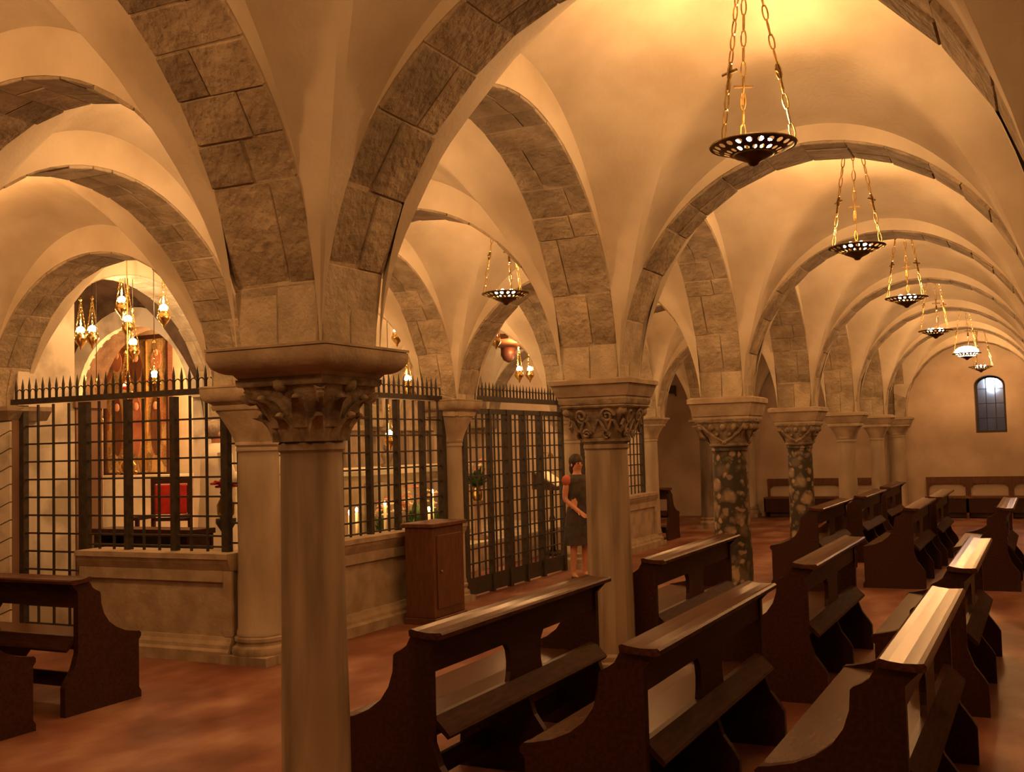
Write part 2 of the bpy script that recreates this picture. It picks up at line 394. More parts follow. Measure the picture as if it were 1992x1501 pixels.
# chapel side
arch('BC', (mid('C', 'B'), SY, 0), 0, True, 'rough stone arch above the left iron grille and its hanging lamps', 0)
arch('BC', (mid('C', 'B'), 0, 0), 0, False, 'stone arch of the outer aisle at the far left edge', 0)
for k in (2, 3, 4): arch('BC', (mid('C', 'B'), k*SY, 0), 0, False, 'stone arch inside the sanctuary, %s one behind the grilles' % ords[k-2], 0)
for k in (0, 1): arch('L', (X_['C'], (k+.5)*SY, 0), PI/2, False, 'dark stone arch deep %s' % ('behind the left edge of the aisle' if k == 0 else 'inside the left chapel above the gilded icon'), 1)
arch('CD', (mid('D', 'C'), SY, 0), 0, False, 'stone arch at the outer left of the lamp chapel', 0)
for k in (2, 3): arch('L', (X_['C'], (k+.5)*SY, 0), PI/2, False, 'stone arch against the sanctuary side wall, %s' % ('over the altar' if k == 2 else 'beyond the altar'), 1)
# right side of nave (just outside the frame)
for k in range(0, 6): arch('L', (X_['Z'], (k+.5)*SY, 0), PI/2, False, 'stone arch on the right side of the nave, %s bay' % ords[k], k % 2)

# ------------------------------------------------------------------ columns
def sq_ring(r, b, t, z, n=40, conc=0.0):
    out = []
    for j in range(n):
        a = 2*PI*j/n; c, s_ = math.cos(a), math.sin(a)
        q = min(b/max(abs(c), abs(s_)), b*1.36)
        if conc: q -= conc*b*(1-abs(math.sin(2*a)))
        R = r*(1-t)+q*t
        out.append((R*c, R*s_, z))
    return out
def square(b, z): return [(-b, -b, z), (b, -b, z), (b, b, z), (-b, b, z)]
def spiral(cx, cz, R, turns, sgn, fn, r, mb, n=22):
    pts = []
    for i in range(n+1):
        q = i/n; a = sgn*turns*2*PI*q; rr = R*(1-.82*q)
        pts.append(fn(cx+rr*math.cos(a), cz+rr*math.sin(a)))
    mb.tube(pts, r, 5)
def column(x, y, label, r, a, zt, zi, zc, style, shaft_m, sides=28, cap_b=None, round_impost=False, base=True, group=None, impost_m=None):
    t = thing('column', label, 'column', (x, y, 0), 0, group)
    b = cap_b or a*.72
    # base
    mb = MB()
    if base:
        mb.loft([square(r*1.42, 0), square(r*1.42, .07)])
        mb.lathe([(r*1.38, .07), (r*1.44, .10), (r*1.38, .13), (r*1.2, .145), (r*1.17, .165), (r*1.26, .18), (r*1.26, .205), (r*1.1, .22)], 32)
        soft(mb.build('base', M['marble'], t), 40)
    # shaft with slight entasis and astragal
    mb = MB(); z0 = .22 if base else 0
    rb = r*1.09
    mb.lathe([(rb*1.06, z0), (rb*1.06, z0+.03), (rb, z0+.05), (rb*.995, z0+.4), (r*1.03, (z0+zc)/2), (r, zc-.10), (r*.985, zc-.05), (r*1.0, zc-.045), (r*1.07, zc-.035), (r*1.07, zc-.01), (r, zc)], sides)
    soft(mb.build('shaft', shaft_m, t), 40 if sides > 14 else 20)
    # capital
    mb = MB(); H = zi-zc; rings = []
    for i in range(9):
        q = i/8; rings.append(sq_ring(r*1.0+.01, b, q**1.3, zc+H*.88*q*1.0, conc=.10*q if style in ('leaf', 'scroll') else 0))
    mb.loft(rings)
    mb.loft([square(b*1.03, zc+H*.88), square(b*1.06, zc+H*.93), square(b*1.06, zi)])
    if style == 'leaf':
        for ring, (nn, h0, h1, off, wd) in enumerate(((8, 0, .42, 0, .34), (8, .22, .70, PI/8, .34))):
            for j in range(nn):
                an = off+2*PI*j/nn; rows = []
                for i in range(6):
                    q = i/5; z = zc+H*(h0+(h1-h0)*q) - (.03*H if i == 5 else 0)
                    tt = ((h0+(h1-h0)*q)*1.0)**1.3
                    R = r+.016+(b-r)*tt+.045*q**3+(.014 if i == 5 else 0)
                    hw = wd*(1-.75*q**2.5)
                    rows.append([(R*.97*math.cos(an-hw), R*.97*math.sin(an-hw), z), ((R+.014)*math.cos(an-hw*.5), (R+.014)*math.sin(an-hw*.5), z), (R*math.cos(an), R*math.sin(an), z), ((R+.014)*math.cos(an+hw*.5), (R+.014)*math.sin(an+hw*.5), z), (R*.97*math.cos(an+hw), R*.97*math.sin(an+hw), z)])
                mb.loft(rows, False, False)
                tipz = zc+H*h1-.02*H
                mb.ball(((r+.05+(b-r)*(h1**1.3))*math.cos(an), (r+.05+(b-r)*(h1**1.3))*math.sin(an), tipz), .02, 8, 5, (1, 1, .8))
        for j in range(4):
            an = PI/4+j*PI/2
            fn = lambda p, q, an=an: (p*math.cos(an), p*math.sin(an), q)
            spiral(b*1.18, zi-H*.24, H*.13, 1.6, -1, fn, .016, mb)
            pts = [fn(r+.03+(b*1.28-r-.03)*q**1.5, zc+H*(.5+.38*q)) for q in [i/6 for i in range(7)]]; mb.tube(pts, [.012+.016*q/6 for q in range(7)], 6)
            mb.ball((b*.95*math.cos(j*PI/2), b*.95*math.sin(j*PI/2), zi-H*.10), .035, 8, 5)
    if style in ('scroll', 'beast'):
        for j in range(4):
            an = j*PI/2
            def fn(p, q, an=an, d=0.0):
                tt = ((q-zc)/H)**1.3 if q > zc else 0
                R = r+(b-r)*tt+.014
                return (R*math.cos(an)-p*math.sin(an), R*math.sin(an)+p*math.cos(an), q)
            sc_ = b*.62
            if style == 'scroll':
                for sg in (-1, 1):
                    spiral(sg*b*.40, zc+H*.62, H*.17, 1.7, sg, fn, .012, mb)
                    spiral(sg*b*.30, zc+H*.22, H*.11, 1.4, -sg, fn, .010, mb)
                mb.tube([fn(b*.85*(i/10-1)*1.0, zc+H*(.40+.14*math.sin(i*1.25))) for i in range(21)], .011, 5)
                mb.tube([fn(b*(i/10-1), zc+H*.84) for i in range(21)], .012, 5)
            else:
                mb.tube([fn(b*.9*(i/10-1), zc+H*(.18+.62*abs(i/10-1)**1.3)) for i in range(21)], .014, 5)
                for p in (-.45, 0, .45): mb.ball(fn(b*p, zc+H*.70), .030, 8, 5, (1, 1, 1.2))
                for p in (-.25, .25): mb.ball(fn(b*p, zc+H*.45), .020, 8, 5)
                mb.ball(fn(0, zc+H*.16), .026, 8, 5, (1, 1, .8))
            # corner figures
            ca = an+PI/4
            mb.tube([((r+(b*1.28-r)*q**1.2)*math.cos(ca), (r+(b*1.28-r)*q**1.2)*math.sin(ca), zc+H*(.12+.74*q)) for q in [i/6 for i in range(7)]], [.012, .016, .02, .024, .028, .034, .03], 7)
            mb.ball((b*1.22*math.cos(ca), b*1.22*math.sin(ca), zc+H*.72), .035, 8, 6)
        mb.lathe([(r*1.02, zc), (r*1.16, zc+.012), (r*1.16, zc+.03), (r*1.02, zc+.042)], 28, cap=False)
    if style == 'block':
        mb.lathe([(r*1.02, zc), (r*1.12, zc+.012), (r*1.12, zc+.035), (r*1.02, zc+.05)], 28, cap=False)
    soft(mb.build('capital', M['capital'] if style != 'block' else M['impost'], t), 50)
    # impost block under the vault
    mb = MB(); hI = zt-zi
    if round_impost:
        pr = [(b*1.02, 0), (b*1.10, .02)] + [(b*1.10+(a-b*1.10)*math.sin(q*PI/12), .02*1+(hI*.72-.02)*(1-math.cos(q*PI/12))) for q in range(1, 7)] + [(a, hI*.86), (a*.985, hI*.865), (a*.985, hI*.885), (a*1.01, hI*.89), (a*1.01, hI*.97), (a*.93, hI)]
    else:
        pr = [(b*1.06, 0), (b*1.06, hI*.12), (b*1.10, hI*.14), (a*.96, hI*.70), (a*1.0, hI*.72), (a*1.0, hI*.93), (a*.90, hI)]
    mb.loft([square(p, zi+q) for p, q in pr])
    soft(mb.build('impost', impost_m or M['impost'], t), 30)
    return t
Y = lambda k: k*SY
column(0.0, Y(0), 'nearest tall slim grey marble column with cushion impost and carved leaf capital', .130, .302, 2.13, 2.0, 1.74, 'leaf', M['marble'], 28, .205, True)
column(.02, Y(1), 'pale faceted column with carved scroll capital behind the first row of pews', .150, .297, 2.14, 2.0, 1.70, 'scroll', M['marble'], 12, .235)
column(0.0, Y(2), 'thick spotted breccia marble column, the nearer of two, with carved capital', .168, .32, 2.11, 1.90, 1.63, 'beast', M['breccia'], 28, .25)
column(.0, Y(3), 'slimmer spotted breccia marble column standing just left of a pew end', .150, .315, 2.08, 1.88, 1.61, 'beast', M['breccia'], 28, .235)
column(.03, Y(4), 'plain pale column behind the two spotted marble columns', .135, .31, 2.07, 1.88, 1.66, 'block', M['pale_marble'], 28, .22)
column(.03, Y(5), 'thin pale column second from the end wall', .120, .31, 2.07, 1.88, 1.66, 'block', M['pale_marble'], 28, .21)
column(.0, YF-.16, 'pale half column built against the end wall beside the wall bench', .16, .34, 2.07, 1.90, 1.70, 'block', M['pale_marble'], 28, .26)
column(X_['B'], Y(0), 'aisle column just outside the left edge beside the left pews', .15, .33, 2.2, 2.06, 1.75, 'block', M['pale_marble'], 28, .24)
column(X_['B']+.06, Y(1)+.03, 'thick plain column at the parapet corner right behind the nearest column', .168, .33, 2.25, 2.09, 1.75, 'block', M['pale_marble'], 28, .25, True)
column(X_['B'], Y(2), 'plain column between the window grille and the tall iron gate', .125, .27, 2.22, 2.08, 1.75, 'block', M['pale_marble'], 28, .20, True)
column(X_['B'], Y(3), 'pale column right of the iron gate behind the standing woman', .135, .27, 2.15, 2.0, 1.75, 'block', M['pale_marble'], 28, .20)
column(X_['B'], Y(4), 'pale column at the end of the sanctuary beside the small pew', .125, .27, 2.10, 1.98, 1.75, 'block', M['pale_marble'], 28, .20)
column(X_['B'], Y(5), 'dark brown marble column on a pale plinth left of the breccia column', .135, .27, 2.10, 1.98, 1.75, 'block', M['dark_marble'], 28, .20)
column(X_['B'], YF-.16, 'pale half column against the end wall left of the wall bench', .15, .29, 2.10, 1.98, 1.75, 'block', M['pale_marble'], 28, .22)
for k in range(0, 6): column(X_['Z'], Y(k), 'column on the right side of the nave, %s bay' % ords[k], .14, .3, 2.1, 1.95, 1.7, 'block', M['pale_marble'], 28, .22, group='right hand nave columns')

# ------------------------------------------------------------------ left chapel shell, sanctuary platform, marble pier
pier = thing('marble_pier', 'marble clad pier with slanting joints at the left edge beside the iron grille', 'pier', (-6.14, 3.45, 0))
MB().box(-.45, .29, -.2, -.09, 0, 2.06).build('core', M['brown_marble'], pier)
# slanting slabs on the face that looks at the camera
for i in range(14):
    z0 = -.28+i*.165
    pts = [(-.45, z0), (.285, z0+.27), (.285, z0+.27+.153), (-.45, z0+.153)]
    pts = [(a, max(.0, min(2.05, b))) for a, b in pts]
    if pts[2][1]-pts[1][1] < .01 and pts[3][1]-pts[0][1] < .01: continue
    MB().prism(pts, XZ, -.222, -.20).build('slab', M['white_marble'], pier)
MB().loft([[(-.5, -p, z), (p+.05, -p, z), (p+.05, .2, z), (-.5, .2, z)] for p, z in ((.23, 2.06), (.26, 2.10), (.30, 2.15), (.30, 2.19))]).build('cornice', M['impost'], pier)
fl = MB().box(-6.55, -5.99, 3.43, 4.10, 0, 4.3).build('wall_chapel_flank', M['white_marble']); struct(fl)
shade_block = thing('pilaster', 'brown marble pilaster at the end of the white marble flank in the chapel', 'pilaster', (-6.2, 4.28, 0))
MB().box(-.25, .22, -.17, .17, .05, 2.2).build('shaft', M['brown_marble'], shade_block); MB().box(-.28, .25, -.2, .2, 2.2, 2.3).build('cap', M['brown_marble'], shade_block); MB().box(-.28, .25, -.2, .2, 0, .05).build('base', M['brown_marble'], shade_block)  # brown colour here replaces a cast shadow on the pale marble
# arched wall with the icon room behind
ax, ar, az = -7.60, .95, 2.40
cw = MB()
cw.prism([(-9.5, az), (ax-ar, az), (ax-ar, 4.4), (-9.5, 4.4)], XZ, 6.50, 6.85)
cw.prism([(ax+ar, az+.25), (-6.4, az+.25), (-6.4, 4.4), (ax+ar, 4.4)], XZ, 6.50, 6.85)
struct(MB().box(-9.5, ax-ar, 6.50, 6.85, 0, az).box(ax+ar, -6.4, 6.50, 6.85, 0, az+.25).build('wall_chapel_jambs', M['white_marble']))
cw.prism([(ax-ar, 4.4)]+list(reversed(arc(ax, az, ar, 0, PI, 18)))+[(ax+ar, 4.4)], XZ, 6.50, 6.85)
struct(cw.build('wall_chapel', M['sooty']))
tr = MB(); oo = arc(ax, az, 1.19, 0, PI, 22); ii = arc(ax, az, .95, 0, PI, 22)
tr.prism(oo+list(reversed(ii)), XZ, 6.42, 6.52)
struct(tr.build('trim_1', M['white_marble']))
struct(MB().box(-9.6, -6.3, 7.75, 8.0, 0, 4.0).box(-6.52, -6.3, 6.86, 7.75, 0, 4).box(-9.6, -6.3, 6.86, 8.0, 3.9, 4.1).build('wall_icon_room', M['plaster']))
pf = MB().box(-6.5, -4.3, 6.4, 13.66, 0, .34).box(-9.5, -5.98, 4.3, 7.75, 0, .34); pf.box(-6.0, -4.3, 5.2, 6.5, 0, .34)
st = thing('sanctuary_step', 'raised pale marble platform carrying the altar behind the grilles', 'platform')
pf.build('platform', M['white_marble'], st)
MB().box(-6.5, -4.26, 6.38, 13.6, .34, .38).build('step_edge', M['white_marble'], st)

# ------------------------------------------------------------------ parapet walls under the grilles
def parapet(label, loc, rz, Ln, h=.88, th=.26):
    t = thing('parapet', label, 'parapet', loc, rz)
    d = th/2
    MB().box(.02, Ln-.02, -d+.03, d-.03, .2, h-.14).build('panel', M['impost'], t)
    m = MB()
    for sg in (-1, 1):
        y0, y1 = (-d, -d+.035) if sg < 0 else (d-.035, d)
        m.box(0, .09, y0, y1, .2, h-.14).box(Ln-.09, Ln, y0, y1, .2, h-.14).box(.09, Ln-.09, y0, y1, h-.24, h-.14)
    m.build('panel_frame', M['impost'], t, bevel=.006)
    pr = [(-d, h-.14), (-d-.01, h-.12), (-d-.03, h-.08), (-d-.035, h-.05), (-d-.05, h-.045), (-d-.05, h)]
    pr = pr+[(-p, q) for p, q in reversed(pr)]
    MB().prism(pr, YZ, -.0, Ln).build('coping', M['impost'], t)
    pr = [(-d-.06, 0), (-d-.06, .09), (-d-.035, .11), (-d-.03, .14), (-d-.01, .17), (-d, .2)]
    pr = pr+[(-p, q) for p, q in reversed(pr)]
    MB().prism(pr, YZ, 0, Ln).build('plinth', M['impost'], t)
    return t
parapet('low moulded stone parapet under the left iron grille', (-4.97, SY, 0), 0, 1.73)
parapet('low stone parapet behind the wooden cabinet under the second grille', (X_['B'], SY+.2, 0), PI/2, 3.18)
parapet('far low stone parapet under the narrow grille behind the faceted column', (X_['B'], 10.2, 0), PI/2, 3.1)

# ------------------------------------------------------------------ iron grilles
UB = MB().box(-.009, .009, -.009, .009, 0, 1).mesh('bar', M['iron'])
SPK = MB(); SPK.loft([[(-.008, -.008, 0), (.008, -.008, 0), (.008, .008, 0), (-.008, .008, 0)], [(-.009, -.009, .6), (.009, -.009, .6), (.009, .009, .6), (-.009, .009, .6)], [(-.001, -.001, 1), (.001, -.001, 1), (.001, .001, 1), (-.001, .001, 1)]])
SPK = SPK.mesh('spike', M['iron'])
HOOP = {}
def grille(label, loc, rz, Ln, z0, zr, posts, bars, hz, spikes, hs, plate=None, rail_h=.05, ext=(0, 0)):
    t = thing('iron_grille', label, 'grille', loc, rz)
    for x, w, za, zb in posts: MB().box(x-w/2, x+w/2, -.03, .03, za, zb).build('post', M['iron'], t)
    for x, za, zb in bars:
        o = link('bar', UB, t, (x, 0, za)); o.scale = (1, 1, zb-za)
    for z, xa, xb in hz: MB().box(xa, xb, -.008, .008, z-.008, z+.008).build('cross_bar', M['iron'], t)
    MB().box(-ext[0], Ln+ext[1], -.028, .028, zr-rail_h, zr).build('top_rail', M['iron'], t)
    n = spikes; dx = (Ln+ext[0]+ext[1])/n
    for i in range(n):
        o = link('spike', SPK, t, (-ext[0]+dx*(i+.5), 0, zr)); o.scale = (1, 1, hs*random.uniform(.94, 1.03))
    key = round(dx, 4)
    if key not in HOOP:
        HOOP[key] = MB().tube([(-dx*.36, 0, 0), (-dx*.36, 0, .05)] + [(-dx*.36*math.cos(q*PI/6), 0, .06+.03*math.sin(q*PI/6)) for q in range(7)] + [(dx*.36, 0, .05), (dx*.36, 0, 0)], .006, 4).mesh('hoop', M['iron'])
    for i in range(n-1): link('hoop', HOOP[key], t, (-ext[0]+dx*(i+1), 0, zr))
    if plate: MB().box(.0, Ln, -.012, .012, plate[0], plate[1]).build('kick_plate', M['iron'], t)
    return t
# left grille (between marble pier and thick column); door leaf on its left
pA = [(0, .075, 0, 2.2), (.80, .10, 0, 2.2), (1.33, .055, .88, 2.2), (1.87, .055, .88, 2.2), (2.44, .07, .88, 2.02)]
bA = [(x, .04, 2.2) for x in (.20, .40, .60)] + [(x, .88, 2.2) for x in (.98, 1.155, 1.51, 1.69, 2.05, 2.23)] + [(2.57, .88, 1.78)]
hA = [(2.0-.165*i, 0, 2.44) for i in range(7)] + [(2.0-.165*i, 0, .8) for i in range(7, 12)] + [(.92, .8, 2.44), (.06, 0, .8)] + [(1.78-.165*i, 2.44, 2.66) for i in range(6)]
grille('left black iron grille with spikes beside the marble pier, lamps and icon behind', (-5.83, SY, 0), 0, 2.32, .88, 2.26, pA, bA, hA, 28, .2, ext=(.14, .04))
# second grille
L2 = 2.98
pB = [(x, .05, .88, 2.2) for x in (.03, .53, 1.03, 1.53, 2.03, 2.53)] + [(2.95, .08, .88, 2.2)]
bB = [(.03+.5*i+d, .88, 2.2) for i in range(6) for d in (.167, .333) if .03+.5*i+d < 2.9]
grille('middle iron grille above the parapet showing the altar candles behind', (X_['B'], SY+.22, 0), PI/2, L2, .88, 2.26, pB, bB, [(2.0-.165*i, 0, L2) for i in range(7)]+[(.90, 0, L2)], 32, .2)
# tall double gate
L3 = 2.80
pC = [(.03, .09, 0, 2.25), (.66, .06, 0, 2.14), (1.13, .07, 0, 2.14), (1.6, .05, 0, 2.14), (2.10, .07, 0, 2.14), (L3-.03, .07, 0, 2.25)]
bC = [(x, .2, 2.14) for x in (.19, .34, .5, .79, .90, 1.01, 1.25, 1.37, 1.49, 1.73, 1.86, 1.98, 2.25, 2.40, 2.55)]
gC = grille('tall iron gate reaching the floor between two plain columns', (X_['B'], 6.98, 0), PI/2, L3, 0, 2.29, pC, bC, [(2.02-.165*i, 0, L3) for i in range(12)], 30, .17, plate=(.02, .20), rail_h=.06)
MB().box(0, L3, -.02, .02, 2.08, 2.14).build('lintel_bar', M['iron'], gC)
grille('narrow far iron grille partly hidden behind the faceted column', (X_['B'], 10.45, 0), PI/2, 2.6, .88, 2.2, [(.03, .07, .88, 2.2), (1.3, .06, .88, 2.2), (2.57, .08, .88, 2.2)], [(.2+.165*i, .88, 2.2) for i in range(14)], [(2.0-.165*i, 0, 2.6) for i in range(7)], 28, .2)

# ------------------------------------------------------------------ pews
def pew_proto(L, label, loc, rz):
    t = thing('pew', label, 'pew', loc, rz, 'dark wooden pews')
    prof = [(.11, 0), (.11, .19), (.085, .232), (.035, .30), (.0, .40), (.0, .80), (.05, .85), (-.085, .885), (-.10, .86), (-.122, .82), (-.15, .80), (-.178, .787), (-.192, .775), (-.198, .70), (-.222, .63), (-.265, .57), (-.33, .522), (-.41, .487), (-.5, .467), (-.54, .462), (-.556, .448), (-.556, .425), (-.535, .40), (-.535, .07), (-.555, .04), (-.555, 0)]
    me = MB().prism(prof, XZ, 0, .045).mesh('end_panel', M['wood'])
    link('end_panel', me, t, (0, 0, 0)); link('end_panel', me, t, (0, L-.045, 0))
    pm = [(.11, 0), (.11, .19), (.085, .232), (.035, .30), (.0, .40), (-.02, .43), (-.50, .43), (-.50, .35), (-.40, .25), (-.42, 0)]
    MB().prism(pm, XZ, L/2-.02, L/2+.02).build('middle_support', M['wood'], t)
    top = [(-.09, .866), (-.093, .892), (-.08, .899), (-.05, .892), (0, .886), (.05, .887), (.07, .889), (.08, .88), (.08, .862), (.06, .855)]
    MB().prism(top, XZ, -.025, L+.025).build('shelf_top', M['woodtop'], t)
    MB().box(-.04, -.012, .045, L-.045, .70, .87).build('top_rail', M['wood'], t)
    MB().box(-.04, -.012, .045, L-.045, .42, .505).build('bottom_rail', M['wood'], t)
    c = L/2; cp = [(c-.20, .505), (c-.185, .55), (c-.18, .60), (c-.19, .66), (c-.225, .70), (c+.225, .70), (c+.19, .66), (c+.18, .60), (c+.185, .55), (c+.20, .505)]
    MB().prism(cp, YZ, -.04, -.012).build('center_post', M['wood'], t)
    seat = [(-.03, .43), (-.03, .452), (-.30, .447), (-.50, .456), (-.54, .458), (-.55, .445), (-.54, .43)]
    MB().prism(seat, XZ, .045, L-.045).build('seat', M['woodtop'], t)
    MB().box(-.52, -.50, .045, L-.045, .35, .43).build('seat_apron', M['wood'], t)
    sh = [(-.012, .47), (-.012, .505), (.058, .437), (.066, .425), (.055, .41)]
    MB().prism(sh, XZ, .045, L-.045).build('rear_shelf', M['woodmatte'], t)
    MB().box(-.27, -.245, .045, L-.045, .10, .20).build('stretcher', M['wood'], t)
    return t
P1 = pew_proto(2.0, 'large dark pew nearest the camera right of the tall slim column', (.288, .45, 0), 0)
def pew(x, y, rz, label, L=2.0):
    return dup(P1, (x, y, 0), rz, label)
pew(1.30, .40, 0, 'dark pew in the front row, middle one, overlapping the nearest pew')
pew(2.28, .42, 0, 'dark pew at the lower right with a lamp reflection on its shelf top')
pew(.315, 3.45, 0, 'dark pew directly behind the nearest pew, beside the faceted column')
pew(1.35, 3.40, 0, 'dark pew in the second row in front of the slimmer breccia column')
pew(2.29, 3.40, 0, 'dark pew behind the lower right pew with window light streaking its top')
pew(.39, 8.95, 0, 'dark pew beside the slimmer breccia column with a bright white glint')
pew(1.41, 9.0, 0, 'dark pew in the third row seen end on, middle of the nave')
pew(2.355, 9.05, 0, 'dark pew in the third row farthest to the right')
pew(.50, 11.5, 0, 'small far pew in front of the plain pale column')
pew(1.46, 11.3, 0, 'far pew close behind the middle third row pew')
pew(.48, 14.2, 0, 'farthest pew between the thin pale columns near the end wall')
pew(-5.06, 1.51, -PI/2, 'dark pew at the left with open back in front of the marble pier')
pew(-4.98, .55, -PI/2, 'dark pew cut off at the lower left corner')
pew(-5.1, 14.25, -PI/2, 'small far pew seen through its open back beside the sanctuary end')
stl = thing('stool', 'small low dark stool on the floor right of the thick breccia column', 'stool', (-2.62, 17.2, 0), .3)
MB().box(-.2, .14, -.12, .12, .22, .27).build('seat', M['wood'], stl, bevel=.008)
for x, y in ((-.17, -.09), (.11, -.09), (-.17, .09), (.11, .09)): MB().box(x-.02, x+.02, y-.02, y+.02, 0, .22).build('leg', M['wood'], stl)
MB().box(-.17, .11, -.1, -.08, .10, .22).build('apron', M['wood'], stl)
# bench along the end wall
def wall_bench(x0, x1, label):
    t = thing('wall_bench', label, 'bench', ((x0+x1)/2, YF-.45, 0), 0, 'benches along the end wall'); h = (x1-x0)/2
    MB().box(-h, h, .38, .42, .68, .82).build('top_rail', M['boxwood'], t)
    n = max(2, int(round((x1-x0)/.85)))
    for i in range(n+1):
        x = -h+(2*h)*i/n
        pts = [(x-.05, .42), (x-.05, .6), (x-.10, .66), (x-.16, .68), (x+.16, .68), (x+.10, .66), (x+.05, .6), (x+.05, .42)]
        pts = [(max(-h, min(h, a)), b) for a, b in pts]
        MB().prism(pts, XZ, .385, .415).build('back_post', M['boxwood'], t)
        MB().box(max(-h, x-.025), min(h, x+.025), 0, .42, 0, .40).build('leg', M['boxwood'], t)
    MB().box(-h, h, -.02, .42, .40, .435).build('seat', M['boxwood'], t)
    MB().box(-h, h, .0, .03, .12, .40).build('apron', M['wood'], t)
wall_bench(.52, 2.9, 'long brown wooden bench with arched back along the end wall under the window')
wall_bench(-2.75, -.35, 'brown wooden bench along the end wall seen between the columns')

# ------------------------------------------------------------------ hanging brass dish lamps
def dish_mesh():
    mb = MB(); R0, R1 = .105, .212; z0, z1 = -.045, 0.0; rows, n = 2, 22
    for i in range(rows):
        for j in range(n):
            def P(u, v, i=i, j=j):
                q = (i+v)/rows; rr = R0+(R1-R0)*q; a = 2*PI*(j+u+(.5 if i else 0))/n
                return (rr*math.cos(a), rr*math.sin(a), z0+(z1-z0)*q**1.3)
            outp = [(0, 0), (.5, 0), (1, 0), (1, .5), (1, 1), (.5, 1), (0, 1), (0, .5)]
            cc = [(.5+.30*math.cos(-3*PI/4+q*PI/4), .5+.30*math.sin(-3*PI/4+q*PI/4)) for q in range(8)]
            mb.add([P(*p) for p in outp]+[P(*p) for p in cc], [(q, (q+1) % 8, 8+(q+1) % 8, 8+q) for q in range(8)])
    return mb
def lamp_proto(label, loc, hook):
    t = thing('hanging_lamp', label, 'lamp', loc, 0, 'brass dish lamps hanging from the vaults')
    dish_mesh().build('perforated_rim', M['darkbrass'], t, smooth=False)
    MB().lathe([(.002, -.105), (.02, -.10), (.03, -.085), (.06, -.07), (.095, -.055), (.108, -.042), (.100, -.040), (.085, -.048), (.05, -.06), (.004, -.065)], 28, cap=False).build('bowl', M['darkbrass'], t, smooth=True)
    MB().tube([(.213*math.cos(q*PI/20), .213*math.sin(q*PI/20), .002) for q in range(41)], .007, 6, False).build('rim_ring', M['darkbrass'], t, smooth=True)
    for j in range(3):
        a = PI/2+.5+j*2*PI/3; p0 = Vector((.205*math.cos(a), .205*math.sin(a), .005)); p1 = Vector((.012*math.cos(a), .012*math.sin(a), hook))
        d = (p1-p0); Ln = d.length; u = d.normalized(); nn = int(Ln/.075); mb = MB(); w = u.cross(Vector((0, 0, 1))).normalized(); w2 = u.cross(w)
        for i in range(nn):
            c = p0+d*((i+.5)/nn); h = Ln/nn*.56; side = w if i % 2 else w2
            mb.tube([c+u*h*math.cos(q*PI/5)+side*.013*math.sin(q*PI/5) for q in range(11)], .0042, 4, False)
        mb.build('chain', M['brass'], t)
        c = p0+d*.30; mb = MB(); mb.tube([c-u*.075, c+u*.075], .008, 5); mb.tube([c+u*.02-w*.05, c+u*.02+w*.05], .008, 5)
        mb.build('cross_ornament', M['darkbrass'], t)
    MB().lathe([(.004, hook-.03), (.03, hook-.01), (.035, hook+.02)], 12).build('ceiling_hook', M['darkbrass'], t)
    for j in range(6):
        a = j*PI/3+.4; x, y = .080*math.cos(a), .080*math.sin(a)
        b = MB().lathe([(.012, -.05), (.013, -.015), (.010, -.01)], 8, (x, y, 0)).build('bulb', M['brass'], t)
        MB().ball((x, y, .010), .021, 8, 6, (1, 1, 1.25)).build('glow', M['bulb'], b)
    return t
def lamp_or_added_light(x, y, z, w):
    lamp('lamp_light', (x, y, z+.15), w*.55, r=.08)
    d = bpy.data.lights.new('lamp_uplight', 'SPOT'); d.energy = w*1.5; d.color = WARM; d.shadow_soft_size = .07; d.spot_size = math.radians(125); d.spot_blend = 1.0
    o = bpy.data.objects.new('lamp_uplight', d); COL.objects.link(o); o.location = (x, y, z+.10); o.rotation_euler = (PI, 0, 0)
lp = None
def crown(t): return max(apex(t), apex('L'))+RISE+.40
def dish(x, y, z, label, t, w=1.0):
    global lp
    hook = crown(t)-z-.03
    if lp is None: lp = lamp_proto(label, (x, y, z), hook)
    else: dup(lp, (x, y, z), random.uniform(0, 2), label)
    lamp_or_added_light(x, y, z, LAMP_W*w)
cx = mid('A', 'Z')
dish(cx, .5*SY, 3.18, 'large brass dish lamp nearest the camera hanging on three chains', 'AZ')
dish(cx, 1.5*SY, 3.18, 'second brass dish lamp of the nave with two dark crosses on its chains', 'AZ')
dish(cx, 2.5*SY, 3.15, 'third brass dish lamp of the nave', 'AZ')
dish(cx, 3.5*SY, 3.08, 'fourth brass dish lamp of the nave', 'AZ')
dish(cx+.18, 4.5*SY, 2.98, 'fifth brass dish lamp of the nave, glaring brightly near the window', 'AZ', 2.2)
MB().ball((0, 0, .03), .185, 20, 10, (1, 1, .5)).build('glass_bowl', emit('glowing_bowl', (1, .80, .42), 9), COL.objects['hanging_lamp.004'], smooth=True)  # added glowing blob imitates the glare around this lamp
dish(cx+.22, 5.5*SY, 2.94, 'last brass dish lamp just in front of the end wall window', 'AZ', 1.3)
dish(mid('B', 'A'), 1.5*SY, 3.08, 'brass dish lamp hanging in the left aisle above the iron gate', 'AB')
dish(mid('B', 'A'), .5*SY, 3.10, 'brass dish lamp in the aisle hidden behind the nearest pier', 'AB')
for k in (2, 3, 4): lamp_or_added_light(mid('B', 'A'), (k+.5)*SY, 3.1, LAMP_W*.55)
lamp_or_added_light(cx, -.5*SY, 3.15, LAMP_W*.6); lamp_or_added_light(mid('B', 'A'), -.5*SY, 3.1, LAMP_W*1.0); lamp_or_added_light(mid('C', 'B'), .5*SY, 3.1, LAMP_W); lamp_or_added_light(mid('C', 'B'), 4.6*SY, 3.1, LAMP_W*.5)
